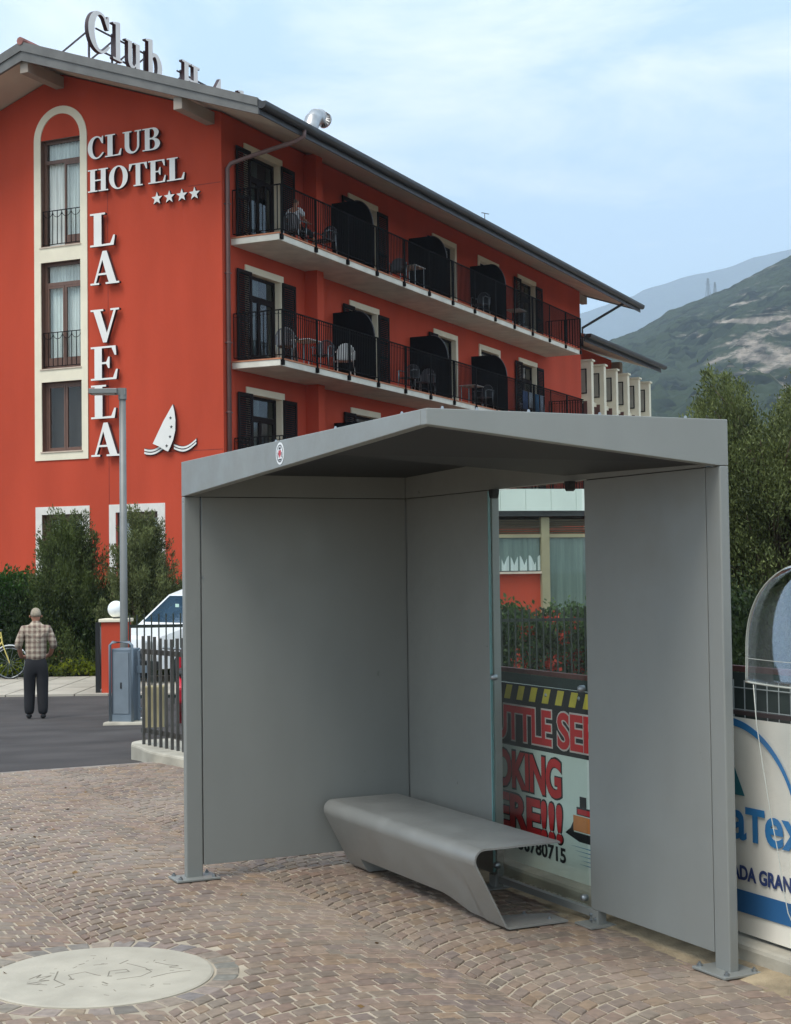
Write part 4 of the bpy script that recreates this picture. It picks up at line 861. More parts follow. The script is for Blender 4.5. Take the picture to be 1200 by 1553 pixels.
# ---- lower wing of white fins beyond the hotel
wg = empty('annex_building', HC, HA, 'lower red annex with white fins and grey framed panels beyond the hotel', 'building')
MB().box(LEN + 0.01, 37.5, 1.8, 9.0, Z0, 11.35).build('wall', M_red, wg)
rr = MB(); zt2 = 11.10
rr.prism([(-0.15, zt2), (5.4, zt2 + 1.9), (10.9, zt2), (10.9, zt2 - .12), (5.4, zt2 + 1.75), (-0.15, zt2 - 0.12)], lambda p, d_: (d_, p[0], p[1]), LEN - 0.0, 39.0); rf2 = rr.build('roof', M_tile, wg)
rr = MB(); rr.prism([(-0.12, zt2 - 0.24), (5.4, zt2 + 1.63), (5.4, zt2 + 1.70), (-0.12, zt2 - 0.17)], lambda p, d_: (d_, p[0], p[1]), LEN + 0.02, 38.95); rr.build('soffit', M_soffit, rf2)
g3 = MB(); g3.prism([(p[0] + 1.70, p[1]) for p in gp], lambda p, d_: (d_, p[0], zt2 - 0.06 + p[1]), LEN + 0.02, 39.03); g3.box(LEN + .02, 39.02, -0.17, -0.14, zt2 - 0.30, zt2 + 0.02); g3.build('gutter', M_gutter, rf2)
MB().box(37.5, 37.95, 1.4, 1.8, 10.6, 11.25).build('roof_beam', MATS['beam_paint'], wg)
for i in range(6):
    t1_ = 29.11 + i * 1.735; q = MB(); q.box(t1_ - 0.30, t1_, 0.0, 1.80, Z0, 10.16); fin = q.build('fin', M_cream, wg, bevel=0.01)
    MB().box(t1_ - 0.36, t1_ + 0.05, -0.06, 1.8, 10.162, 10.24).build('coping', M_cream, fin)
    q = MB(); x = t1_ - 0.33; q.box(x - 0.02, x + 0.028, 0.20, 0.235, 8.82, 9.86).box(x - 0.02, x + 0.028, 0.56, 0.60, 8.82, 9.86).box(x - 0.02, x + 0.028, 0.235, 0.56, 9.82, 9.86).box(x - 0.02, x + 0.028, 0.235, 0.56, 8.82, 8.86).build('panel_frame', M_rail, fin)
    MB().box(x - 0.005, x + 0.02, 0.235, 0.56, 8.86, 9.82).build('panel', mat('panel_grey', lin(148, 145, 134), 0.5, var=0.08, scale=3), fin)
    MB().box(t1_ - 0.315, t1_ - 0.302, 0.20, 0.55, 7.4, 8.52).build('opening', mat('opening_dark', lin(96, 62, 56), 0.8, var=0.15), fin)
MB().box(LEN + 0.02, 39.2, 0.35, 1.79, 8.42, 8.60).build('balcony', M_cream, wg)

# ---- low restaurant wing seen through the glass of the shelter
EA = R(14.5); ex = empty('restaurant_wing', (3.16, 34.0, -0.5), EA, 'single storey wing with white fascia panels, louvres and curtained windows', 'building')
ex0, ex1 = -4.4, 3.9; 
MB().box(ex0, ex1, 0.25, 9.0, 0.0, 3.0).build('wall', M_red, ex)
q = MB(); x = ex0 - 0.05
while x < ex1: q.box(x + .004, x + 0.596, -0.02, 0.02, 3.44, 3.93); x += 0.60
q.build('fascia_panels', mat('white_fascia', lin(214, 224, 214), 0.5, var=0.05, scale=1), ex)
MB().box(ex0, ex1, 0.021, 9.0, 3.32, 3.90).build('roof', M_gutter, ex)
MB().box(ex0, ex1, -0.006, 0.02, 3.40, 3.438).build('fascia_trim', M_gutter, ex)
M_ol = mat('olive_frame', lin(150, 142, 112), 0.6, var=0.08, scale=3)
for k, x in enumerate((-3.55, -1.15, 0.10 + 0.06, 2.35)):
    MB().box(x, x + 0.19, 0.12, 0.26, 0.0, 3.30).build('post', M_ol, ex)
q = MB()
for z in np.arange(2.93, 3.24, 0.055): q.add([(ex0, 0.24, z), (ex1, 0.24, z), (ex1, 0.19, z + 0.04), (ex0, 0.19, z + 0.04)], [(0, 1, 2, 3)])
q.build('louvres', mat('louvre_slats', lin(120, 114, 98), 0.6, var=0.1), ex)
MB().box(ex0, ex1, 0.16, 0.24, 2.84, 2.92).build('lintel', M_ol, ex)
for x0, x1, zb, scal in ((-0.95, 0.155, 2.08, True), (0.36, 2.34, 0.3, False), (-3.3, -1.2, 2.08, True)):
    w_ = MB(); w_.box(x0, x1, 0.225, 0.249, zb, 2.84); win = w_.build('window', M_room, ex)
    MB().box(x0, x1, 0.205, 0.209, zb, 2.84).build('pane', M_pane, win)
    c = MB(); n = int((x1 - x0) / 0.03); prev = None
    for i in range(n + 1):
        a_ = x0 + (x1 - x0) * i / n; d_ = 0.216 + 0.006 * math.sin(i * 0.9); zt_ = 2.83; zb_ = zb + 0.02
        cur = ((a_, d_, zb_), (a_, d_, zt_))
        if prev: c.add([prev[0], cur[0], cur[1], prev[1]], [(0, 1, 2, 3)])
        prev = cur
    c.build('curtain', mat('green_grey_curtain', lin(112, 126, 116), 0.9, var=0.25, scale=2, stretch=(5, 5, .2)), win, True)
    if scal:
        c = MB(); n = int((x1 - x0) / 0.02)
        for i in range(n):
            a_ = x0 + (x1 - x0) * i / n; b_ = x0 + (x1 - x0) * (i + 1) / n; f_ = lambda a: zb + 0.14 + 0.22 * abs(math.sin((a - x0) * 13))
            c.add([(a_, 0.2115, zb + 0.02), (b_, 0.2115, zb + 0.02), (b_, 0.2115, f_(b_)), (a_, 0.2115, f_(a_))], [(0, 1, 2, 3)])
        c.build('lace_curtain', M_curtain, win)
    MB().box(x0, x1 + .02, 0.13, 0.249, zb - 0.05, zb - 0.001).build('sill', MATS['sill_stone'], win)

# ================================================================== MOUNTAINS
def rint(xs, ys, x): return float(np.interp(x, xs, ys))
from mathutils import noise as NZ
def fb(x, y, z, o=5): return NZ.fractal(Vector((x, y, z)), 0.9, 2.1, o)
def mountain(name, D, xs, zs, y0, x0, x1, nx, ny, rough, m):
    V = []; F = []
    for j in range(ny + 1):
        v = j / ny; y = y0 + (D - y0) * v
        for i in range(nx + 1):
            x = x0 + (x1 - x0) * i / nx; xr = x * (1 + (D - y) / D * 0.35)
            h_ = rint(xs, zs, xr) * (v ** 1.15)
            rel = 1 - abs(2 * v - 1) ** 3
            h_ += rough * rel * (fb(x / 190, y / 190, 3.1) * 34 + fb(x / 42, y / 42, 8) * 7) + ((fb(x / 30, y / 30, 1.0) * 2.8 + NZ.noise(Vector((x / 6, y / 9, 2))) * 3.2) if v > 0 else 0) * rough * (0.4 + 0.6 * rel)
            V.append((x, y, max(-0.6, h_ - 0.6 if v > 0 else -0.8)))
    n0 = (ny) * (nx + 1)
    for i in range(nx + 1): p = V[n0 + i]; V.append((p[0], D + 500, -5))
    for j in range(ny + 1):
        for i in range(nx): a = j * (nx + 1) + i; F.append((a, a + 1, a + nx + 2, a + nx + 1))
    me = bpy.data.meshes.new(name); me.from_pydata(V, [], F); me.polygons.foreach_set('use_smooth', [True] * len(F)); me.update()
    return tag(link_mesh(name, me, m), kind='structure')
def hill_mat(name, rocks):
    m = bpy.data.materials.new(name); m.use_nodes = True; N, L = m.node_tree.nodes, m.node_tree.links; p = N['Principled BSDF']; p.inputs['Roughness'].default_value = 1; p.inputs['Specular IOR Level'].default_value = 0.05
    t = N.new('ShaderNodeTexCoord')
    v = N.new('ShaderNodeTexVoronoi'); v.inputs['Scale'].default_value = 0.10; v.feature = 'F1'; L.new(t.outputs['Object'], v.inputs['Vector'])
    n = N.new('ShaderNodeTexNoise'); n.inputs['Scale'].default_value = 0.02; n.inputs['Detail'].default_value = 8; L.new(t.outputs['Object'], n.inputs['Vector'])
    r = N.new('ShaderNodeValToRGB'); r.color_ramp.elements[0].position = 0.42; r.color_ramp.elements[0].color = lin(14, 24, 16); r.color_ramp.elements[1].position = 0.68; r.color_ramp.elements[1].color = lin(52, 62, 42)
    ad = N.new('ShaderNodeMath'); ad.operation = 'MULTIPLY_ADD'; ad.inputs[1].default_value = 0.50; L.new(v.outputs['Color'], ad.inputs[0]); 
    sc_ = N.new('ShaderNodeMath'); sc_.operation = 'MULTIPLY'; sc_.inputs[1].default_value = 0.75; L.new(n.outputs['Fac'], sc_.inputs[0]); L.new(sc_.outputs[0], ad.inputs[2]); L.new(ad.outputs[0], r.inputs['Fac'])
    out = r.outputs['Color']
    if rocks:
        # bare rock in oblique ledges that climb to the right
        mp_ = N.new('ShaderNodeMapping'); mp_.inputs['Rotation'].default_value = (0, R(38), 0); mp_.inputs['Scale'].default_value = (0.008, 0.006, 0.030); L.new(t.outputs['Object'], mp_.inputs['Vector'])
        n2 = N.new('ShaderNodeTexNoise'); n2.inputs['Scale'].default_value = 1.6; n2.inputs['Detail'].default_value = 12; n2.inputs['Roughness'].default_value = 0.72; n2.inputs['Distortion'].default_value = 0.6; L.new(mp_.outputs['Vector'], n2.inputs['Vector'])
        sx = N.new('ShaderNodeSeparateXYZ'); L.new(t.outputs['Object'], sx.inputs[0])
        mr = N.new('ShaderNodeMapRange'); mr.inputs['From Min'].default_value = 120; mr.inputs['From Max'].default_value = 250; mr.inputs['To Min'].default_value = -0.25; mr.inputs['To Max'].default_value = 0.06; L.new(sx.outputs['X'], mr.inputs['Value'])
        mz = N.new('ShaderNodeMapRange'); mz.inputs['From Min'].default_value = 120; mz.inputs['From Max'].default_value = 200; mz.inputs['To Min'].default_value = 0.0; mz.inputs['To Max'].default_value = -0.17; L.new(sx.outputs['Z'], mz.inputs['Value'])
        a1 = N.new('ShaderNodeMath'); a1.operation = 'ADD'; L.new(n2.outputs['Fac'], a1.inputs[0]); L.new(mr.outputs[0], a1.inputs[1])
        a2 = N.new('ShaderNodeMath'); a2.operation = 'ADD'; L.new(a1.outputs[0], a2.inputs[0]); L.new(mz.outputs[0], a2.inputs[1])
        rr_ = N.new('ShaderNodeValToRGB'); rr_.color_ramp.elements[0].position = 0.465; rr_.color_ramp.elements[0].color = (0, 0, 0, 1); rr_.color_ramp.elements[1].position = 0.53; rr_.color_ramp.elements[1].color = (1, 1, 1, 1); L.new(a2.outputs[0], rr_.inputs['Fac'])
        mm = N.new('ShaderNodeMix'); mm.data_type = 'RGBA'; L.new(rr_.outputs['Color'], mm.inputs['Factor']); L.new(out, mm.inputs['A'])
        n4 = N.new('ShaderNodeTexNoise'); n4.inputs['Scale'].default_value = 0.09; n4.inputs['Detail'].default_value = 9; L.new(t.outputs['Object'], n4.inputs['Vector'])
        r4 = N.new('ShaderNodeValToRGB'); r4.color_ramp.elements[0].position = 0.35; r4.color_ramp.elements[0].color = lin(88, 82, 74); r4.color_ramp.elements[1].position = 0.65; r4.color_ramp.elements[1].color = lin(168, 154, 138); L.new(n4.outputs['Fac'], r4.inputs['Fac']); L.new(r4.outputs['Color'], mm.inputs['B']); out = mm.outputs['Result']
    L.new(out, p.inputs['Base Color'])
    b = N.new('ShaderNodeBump'); b.inputs['Strength'].default_value = 1.0; b.inputs['Distance'].default_value = 5.0; b.invert = True; L.new(v.outputs['Distance'], b.inputs['Height']); L.new(b.outputs['Normal'], p.inputs['Normal'])
    return m
near_x = [-900, -200, 60, 140, 214, 241, 262, 275, 297, 318, 339, 374, 397, 520, 700, 1000]; near_z = [70, 110, 165, 200, 225, 234, 247, 254, 263, 270, 279, 297, 308, 380, 440, 470]
mountain('near_hill', 1500, near_x, near_z, 260, -500, 800, 620, 150, 1.0, hill_mat('wooded_hill', True))
far_x = [-3000, -800, 200, 495, 639, 664, 725, 773, 849, 905, 963, 1055, 1400, 2500]; far_z = [480, 560, 640, 668, 715, 730, 746, 764, 778, 791, 815, 832, 900, 1000]
far_x = [v * 1.75 for v in far_x]; far_z = [v * 1.75 for v in far_z]
mountain('far_mountain', 7000, far_x, far_z, 4000, -5600, 5600, 260, 70, 2.4, hill_mat('far_wood', False))
def pylon(x, y, z, h_, lab):
    p = empty('pylon', (x, y, z), R(20), lab, 'pylon', 'pylons on the hill ridge'); q = MB(); w0, w1 = h_ * 0.10, h_ * 0.02
    for sx in (-1, 1):
        for sy in (-1, 1): q.bar((sx * w0, sy * w0, 0), (sx * w1, sy * w1, h_), 0.3)
    n = 7
    for k in range(n):
        a = w0 + (w1 - w0) * k / n; b_ = w0 + (w1 - w0) * (k + 1) / n; z0, z1 = h_ * k / n, h_ * (k + 1) / n
        for sy in (-1, 1): q.bar((-a, sy * a, z0), (b_, sy * b_, z1), 0.18); q.bar((a, sy * a, z0), (-b_, sy * b_, z1), 0.18)
    q.build('lattice', M_galv, p)
    c = MB()
    for zz, ww in ((0.72, 0.16), (0.84, 0.13), (0.95, 0.09)): c.bar((-ww * h_, 0, zz * h_), (ww * h_, 0, zz * h_), 0.3)
    c.build('cross_arm', M_galv, p)
pylon(313, 1495, 264, 21, 'taller lattice pylon on the ridge left of the shorter one'); pylon(322, 1505, 268, 15, 'shorter lattice pylon on the ridge right of the taller one')

# ================================================================== PLANTS
L_jun = leaf_mat('juniper_leaf', lin(30, 40, 22), lin(104, 118, 62), 1.6); L_hedge = leaf_mat('hedge_leaf', lin(22, 44, 16), lin(74, 112, 40), 1.3)
L_olive = leaf_mat('willow_leaf', lin(30, 38, 20), lin(122, 132, 76), 1.0); L_yel = leaf_mat('yellow_green_leaf', lin(120, 138, 30), lin(214, 218, 84), 3.0)
L_dark = leaf_mat('dark_leaf', lin(22, 32, 18), lin(66, 84, 44), 1.5); L_mix = leaf_mat('flower_hedge_leaf', lin(28, 42, 22), lin(84, 110, 56), 2.5)
def bush(name, loc, rad, h_, n_br, per, m, lab, cat, group=None, ln=0.10, wd=0.018,  up=0.9, prof=None, spiky=0.5, stems=5):
    root = empty(name, loc, 0, lab, cat, group)
    prof = prof or (lambda v: (0.75 + 0.25 * math.sin(v * 3)) * (1 - v) ** 0.6 + 0.05)
    P_, D_ = [], []
    for k in range(n_br):
        v = random.random() ** 0.85; t = random.uniform(0, 2 * math.pi); r_ = rad * prof(v) * random.uniform(0.5, 1.12) * (1 + 0.18 * math.sin(3 * t + 5 * v + loc[0]))
        c = Vector((r_ * math.cos(t), r_ * math.sin(t), h_ * v * 0.95 + 0.05))
        d = Vector((math.cos(t) * 0.6, math.sin(t) * 0.6, up)).normalized(); l_ = rad * spiky * random.uniform(0.4, 1.2)
        u_ = rng.uniform(-0.6, 1, per)[:, None]
        sp = rng.normal(0, 0.09 * rad, (per, 3)) * (1.1 - 0.8 * np.clip(u_, 0, 1))
        P_.append(np.array(c) + np.array(d) * u_ * l_ + sp); D_.append(np.tile(np.array(d), (per, 1)))
    P_ = np.concatenate(P_); D_ = np.concatenate(D_); P_[:, 2] = np.abs(P_[:, 2])
    link_mesh('foliage', leaves(P_, D_, ln, wd, 0.45), m, root)
    q = MB()
    for k in range(stems):
        t = 2 * math.pi * k / stems; q.tube([(0.06 * math.cos(t), 0.06 * math.sin(t), -0.2), (rad * .2 * math.cos(t), rad * .2 * math.sin(t), h_ * 0.3), (rad * .35 * math.cos(t), rad * .35 * math.sin(t), h_ * 0.65)], [0.04, 0.03, 0.012], 6)
    q.build('stem', M_wood, root); return root
cone = lambda v: (1.0 - 0.12 * v) * (1 - v ** 2.2) ** 0.8 * (0.85 + 0.15 * (1 - v)) + 0.04
bush('juniper', (-7.15, 33.2, -0.52), 1.05, 3.05, 300, 210, L_jun, 'tall feathery dark juniper in front of the left ground floor window', 'juniper', None, 0.075, 0.011, 1.5, cone, 0.68)
bush('juniper', (-5.45, 32.6, -0.52), 0.88, 3.15, 260, 210, leaf_mat('juniper_leaf_pale', lin(38, 46, 26), lin(128, 136, 84), 1.6), 'paler feathery juniper behind the lamp post and beside the white van', 'juniper', None, 0.075, 0.011, 1.5, cone, 0.68)
bush('conifer_shrub', (-8.9, 33.8, -0.52), 1.25, 1.95, 280, 110, L_hedge, 'bright green conifer shrub behind the bicycle at the left edge', 'shrub', None, 0.11, 0.022, 0.9, lambda v: (1 - v ** 4) ** 0.5 + 0.02, 0.4)
bush('conifer_shrub', (-6.35, 33.2, -0.52), 0.62, 1.35, 150, 100, leaf_mat('hedge_leaf_mid', lin(26, 44, 18), lin(88, 124, 46), 1.3), 'low green conifer shrub between the man and the red gate pillar', 'shrub', None, 0.10, 0.022, 0.9, lambda v: (1 - v ** 3) ** 0.5 + 0.02, 0.4)
bush('dark_hedge', (-7.9, 34.6, -0.52), 2.6, 1.65, 420, 90, L_dark, 'dark clipped hedge filling the gap behind the junipers', 'hedge', None, 0.11, 0.022, 0.8, lambda v: 1 - 0.1 * v, 0.15)
bush('dark_hedge', (-4.6, 33.9, -0.52), 1.5, 1.75, 260, 90, L_dark, 'dark green hedge behind the white van', 'hedge', None, 0.11, 0.022, 0.8, lambda v: 1 - 0.1 * v, 0.2)
# low yellow-green edging plants
P_ = np.stack([rng.uniform(-14, -5.4, 26000), rng.uniform(32.15, 32.75, 26000), rng.uniform(0, 1, 26000)], 1)
hgt = 0.22 + 0.09 * np.sin(P_[:, 0] * 5.3) + 0.05 * np.sin(P_[:, 0] * 17 + P_[:, 1] * 9); P_[:, 2] = -0.5 + np.sqrt(P_[:, 2]) * hgt
D_ = np.tile(np.array([0, -0.3, 0.8]), (len(P_), 1))
tag(link_mesh('ground_cover', leaves(P_, D_, 0.08, 0.035, 0.7), L_yel), kind='stuff')

def tree(name, loc, h_, crown, n_limb, per, m, lab, cat, ln, wd, trunk_r=0.12, group=None, droop=0.0):
    """tapered trunk, limbs, and leaf sprays at the limb ends; crown = list of (cx, cy, cz, rx, ry, rz)"""
    root = empty(name, loc, 0, lab, cat, group); q = MB()
    q.tube([(0, 0, -0.3), (0.03, 0.0, h_ * 0.25), (-0.03, 0.02, h_ * 0.5), (0.05, 0, h_ * 0.8)], [trunk_r, trunk_r * 0.8, trunk_r * 0.55, trunk_r * 0.15], 10)
    P_, D_ = [], []
    for k in range(n_limb):
        c = crown[k % len(crown)]; d = Vector(rng.normal(0, 1, 3)); d.normalize(); rr = random.uniform(0.35, 1.0) ** 0.6
        e = Vector((c[0] + d.x * c[3] * rr, c[1] + d.y * c[4] * rr, max(0.1, c[2] + d.z * c[5] * rr)))
        b0 = Vector((0, 0, min(h_ * 0.75, max(0.3, e.z * random.uniform(0.35, 0.75)))))
        if k % 3 == 0: mid = (b0 + e) / 2 + Vector((0, 0, 0.12)); q.tube([b0, mid, e], [0.03, 0.017, 0.006], 5)
        dd = (e - b0).normalized() * 0.6 + Vector((0, 0, 0.5 - droop)); dd.normalize()
        l_ = random.uniform(0.25, 0.75) * c[5] * 0.35; u_ = rng.uniform(-0.7, 1, per)[:, None]; sp = rng.normal(0, 0.13 * max(0.8, c[3]), (per, 3)) * (1.15 - 0.85 * np.clip(u_, 0, 1))
        P_.append(np.array(e) + np.array(dd) * u_ * l_ + sp); D_.append(np.tile(np.array(dd), (per, 1)))
    P_ = np.concatenate(P_); D_ = np.concatenate(D_); keep = P_[:, 2] > 0.02
    link_mesh('crown', leaves(P_[keep], D_[keep], ln, wd, 0.5, droop=droop), m, root); q.build('trunk', M_wood, root, True); return root
tree('willow_tree', (5.6, 22.5, -0.4), 4.7, [(-0.7, 0, 3.9, 0.55, 0.8, 1.05), (-0.75, 0, 3.2, 1.0, 1.0, 1.0), (0.1, 0, 2.9, 1.3, 1.2, 1.25), (-0.5, 0, 1.9, 1.3, 1.2, 1.5), (0.6, 0, 1.6, 1.4, 1.2, 1.5), (-0.9, 0, 2.7, 0.8, 0.9, 0.9), (-0.5, 0.2, 0.9, 1.4, 1.0, 0.9), (0.9, 0, 3.1, 0.9, .9, 0.9), (0.5, 0, 3.5, 0.7, .8, .8), (-1.15, 0, 3.3, .5, .6, .7)], 900, 180, L_olive, 'bushy olive green tree right of the shelter, the nearer of the two', 'tree', 0.066, 0.011, 0.10)
tree('willow_tree', (6.75, 23.8, -0.4), 4.9, [(-0.15, 0, 4.0, 0.75, 0.8, 1.1), (0, 0, 2.8, 1.3, 1.2, 1.3), (0, 0, 1.6, 1.5, 1.3, 1.4)], 360, 170, L_olive, 'olive green tree cut by the right edge of the photo', 'tree', 0.066, 0.011, 0.10)
bush('dark_hedge', (5.6, 20.6, -0.4), 2.3, 1.55, 380, 90, L_dark, 'dark hedge at the foot of the tree right of the shelter', 'hedge', None, 0.09, 0.02, 0.8, lambda v: 1 - 0.15 * v, 0.2)
# hedge with red flowers seen through the glass
bush('flowering_hedge', (2.75, 27.2, -0.52), 1.55, 1.28, 360, 90, L_mix, 'hedge behind the grey bars seen through the shelter glass', 'hedge', None, 0.09, 0.026, 0.7, lambda v: 1 - 0.08 * v, 0.2)
fl = empty('flowering_shrub', (3.05, 25.6, -0.5), 0, 'red flowering shrub in front of the hedge seen through the shelter glass', 'flowering shrub')
cs = [(random.uniform(-0.95, 1.0), random.uniform(-0.2, 0.2), random.uniform(0.4, 1.25)) for _ in range(20)] + [(0.35, -0.1, 0.45), (0.45, -0.12, 0.75), (0.4, 0.0, 0.6), (0.55, -.1, 0.9)] * 3
P_ = np.concatenate([np.array(c) + rng.normal(0, 0.065, (120, 3)) for c in cs]); D_ = rng.normal(0, 1, P_.shape)
link_mesh('flowers', leaves(P_, D_, 0.06, 0.03, 0.3), leaf_mat('red_petal', lin(160, 44, 32), lin(220, 88, 66), 4), fl)
P_ = np.stack([rng.uniform(-1.0, 1.1, 9000), rng.uniform(-.25, .25, 9000), rng.uniform(0, 1.25, 9000)], 1); link_mesh('foliage', leaves(P_, np.tile(np.array([0, -.2, .8]), (9000, 1)), 0.08, 0.022, 0.7), L_mix, fl)

# ================================================================== DRIVE, GATE, STREET FURNITURE
def fence_run(name, p, q_, h_, step, lab, cat='fence', bw=0.028, base=0.0, over=0.0, fm=None):
    p = Vector(p); q_ = Vector(q_); L_ = (q_ - p).length; ang = math.atan2(q_.y - p.y, q_.x - p.x); root = empty(name, p, ang, lab, cat); dz = (q_.z - p.z) / L_
    b_ = MB(); x = 0.0
    while x < L_: b_.box(x, x + bw, -bw / 2, bw / 2, base + dz * x, h_ + dz * x + over * (0.5 + 0.5 * math.sin(x * 2))); x += step
    fm = fm or MATS['fence_grey']; b_.build('bars', fm, root); r_ = MB()
    for z in (base + 0.12, h_ - 0.16): r_.bar((0, 0.03, z), (L_, 0.03, z + dz * L_), 0.03, 0.05)
    r_.build('rail', fm, root); return root
fence_run('bar_fence', (-4.27, 24.2, -0.42), (7.5, 25.2, -0.42), 1.40, 0.115, 'long grey bar fence along the hotel yard in front of the van and hedge', over=0.04, bw=0.022, fm=mat('fence_green_grey', lin(58, 64, 60), 0.8, spec=0.1))
lw_ = MB(); lw_.box(-3.26, -3.0, 19.5, 19.75, -0.5, 0.22); tag(lw_.build('low_wall', mat('yellowish_wall', lin(150, 138, 104), 0.9, var=0.2, scale=3, bump=.3), bevel=0.015), 'short yellowish concrete wall between utility cabinet and bar fence', 'low wall')
# red pillar with globe
pil = empty('gate_pillar', (-5.13, 27.75, -0.52), R(-4), 'red rendered gate pillar with pale cap and white globe lamp', 'gate pillar')
MB().box(-0.22, 0.22, -0.22, 0.22, 0.0, 1.30).build('shaft', M_red, pil); MB().box(-0.26, 0.26, -0.26, 0.26, 1.301, 1.36).build('cap', M_cream, pil, bevel=0.01)
sp_ = MB(); sp_.lathe([(0.155 * math.sin(R(a)) + 0.0001, 1.53 - 0.155 * math.cos(R(a))) for a in range(0, 181, 12)], n=24); lampg = sp_.build('globe', mat('opal_globe', lin(238, 240, 240), 0.25, var=0.01), pil, True)
MB().lathe([(0.06, 1.36), (0.06, 1.40), (0.045, 1.41)], n=16).build('globe_collar', M_black, pil)
gt_ = empty('gate_leaf', (-5.44, 27.6, -0.52), R(96), 'open black metal gate leaf beside the red pillar', 'gate'); MB().box(0, 2.4, -0.02, 0.02, 0.06, 1.2).build('sheet', M_black, gt_); MB().box(-0.03, 0.03, -0.04, 0.04, 0.0, 1.3).box(2.37, 2.43, -0.04, 0.04, 0, 1.25).build('frame', M_black, gt_)
# street lamp with flat head
lp_ = empty('street_lamp', (-3.83, 21.3, -0.40), 0, 'grey street lamp with flat rectangular head beside the utility cabinet', 'street lamp')
ml = mat('lamp_grey', lin(122, 123, 120), 0.5, 0.3, var=0.08, scale=4)
MB().tube([(0, 0, 0), (0, 0, 1.2), (0, 0, 4.52)], [0.062, 0.055, 0.046], 14).build('pole', ml, lp_, True)
MB().tube([(0, 0, 4.52), (0, 0, 4.68)], 0.058, 14).box(-0.06, 0.05, -0.05, 0.05, 4.585, 4.68).build('bracket', ml, lp_)
MB().box(-0.46, -0.061, -0.11, 0.11, 4.60, 4.672).build('lamp_head', ml, lp_, bevel=0.008); MB().box(-0.42, -0.10, -0.08, 0.08, 4.593, 4.6).build('lens', mat('lamp_lens', lin(200, 200, 195), 0.3), lp_)
# utility cabinet on plinth
cb = empty('utility_cabinet', (-3.63, 20.55, -0.37), R(-14), 'blue grey metal utility cabinet with tubular guard frame on a concrete foot', 'utility cabinet')
mc = mat('cabinet_blue_grey', lin(112, 124, 134), 0.45, 0.2, var=0.08, scale=3)
MB().box(-0.26, 0.36, -0.30, 0.34, -0.06, 0.06).build('concrete_foot', M_conc, cb, bevel=0.03)
MB().box(-0.185, 0.10, -0.16, 0.16, 0.06, 1.03).build('body', mc, cb, bevel=0.012); MB().box(-0.155, 0.07, -0.172, -0.161, 0.16, 0.98).build('door', mat('cabinet_door', lin(120, 130, 138), 0.45, 0.2, var=0.06), cb, bevel=0.003)
MB().box(-0.05, -0.03, -0.18, -0.172, 0.50, 0.58).build('lock', M_black, cb); MB().box(-0.2, 0.115, -0.185, -0.16, 0.06, 0.15).build('kick_plate', mc, cb)
MB().tube([(-0.19, -0.19, 0.06), (-0.19, -0.19, 1.08), (-0.15, -0.19, 1.12), (0.09, -0.19, 1.12), (0.13, -0.19, 1.08), (0.13, -0.19, 0.06)], 0.02, 8).build('guard_frame', mc, cb, True)
MB().tube([(0.14, 0.0, 0.06), (0.14, 0, 0.98), (0.16, 0, 1.0), (0.26, 0, 1.0), (0.28, 0, 0.98), (0.28, 0, 0.06)], 0.018, 8).bar((0.14, 0, 0.72), (0.28, 0, 0.72), 0.03).bar((0.14, 0, 0.22), (0.28, 0, 0.22), 0.03).box(0.12, 0.27, -0.03, -0.01, 0.70, 0.80).build('guard_frame', mc, cb)
# white marking on the drive
q = MB(); q.add([(-4.05, 21.9, gz((-4, 21.9)) - 0.006), (-3.6, 21.9, gz((-3.6, 21.9)) - 0.006), (-3.6, 22.2, gz((-3.6, 22.2)) - 0.006), (-4.05, 22.2, gz((-4, 22.2)) - 0.006)], [(0, 1, 2, 3)]); tag(q.build('road_marking', M_white), kind='structure')

# white van
van = empty('van', (-3.85, 31.6, -0.52), R(-47), 'white van parked behind the grey fence near the gate pillar', 'van')
# front points toward -y (the camera) and a little left
mv = mat('van_white', lin(232, 234, 235), 0.25, 0.0, var=0.02)
VW = 0.93
prof_v = [(-1.9, 0.30), (-1.98, 0.62), (-1.9, 0.92), (-1.2, 1.12), (-0.55, 1.72), (-0.2, 1.84), (0.8, 1.88), (2.1, 1.84), (2.35, 1.6), (2.4, 0.9), (2.35, 0.32)]
def vsec(y, z): w = VW * (1.0 if z < 1.1 else 1.0 - 0.24 * (z - 1.1) / 0.78) * (1.0 if y > -1.6 else 0.93); return w
q = MB(); n = len(prof_v)
vs = []
for sgn in (-1, 1):
    for (y, z) in prof_v: vs.append((sgn * vsec(y, z), y, z))
q.add(vs, [(i, (i + 1) % n, n + (i + 1) % n, n + i) for i in range(n)])
low = [0, 1, 2, 3, 8, 9, 10]
for sgn in (0, 1): q.add([vs[sgn * n + i] for i in range(n)], [tuple(range(n))])
vb = q.build('body', mv, van, bevel=0.06)
MG = mat('car_glass', lin(46, 66, 84), 0.08, 0.0, var=0.25, scale=1.5, spec=0.9)
def vq(y0, z0, y1, z1, off_=0.006, x0=None):
    d_ = Vector((0, y1 - y0, z1 - z0)).normalized(); nrm = Vector((0, -d_.z, d_.y)); a = 0.09
    w0, w1 = vsec(y0, z0) - a, vsec(y1, z1) - a; return [Vector((-w0, y0, z0)) + nrm * off_, Vector((w0, y0, z0)) + nrm * off_, Vector((w1, y1, z1)) + nrm * off_, Vector((-w1, y1, z1)) + nrm * off_]
q = MB(); q.add(vq(-1.14, 1.17, -0.58, 1.69, 0.012), [(0, 1, 2, 3)]); q.build('windscreen', MG, van)
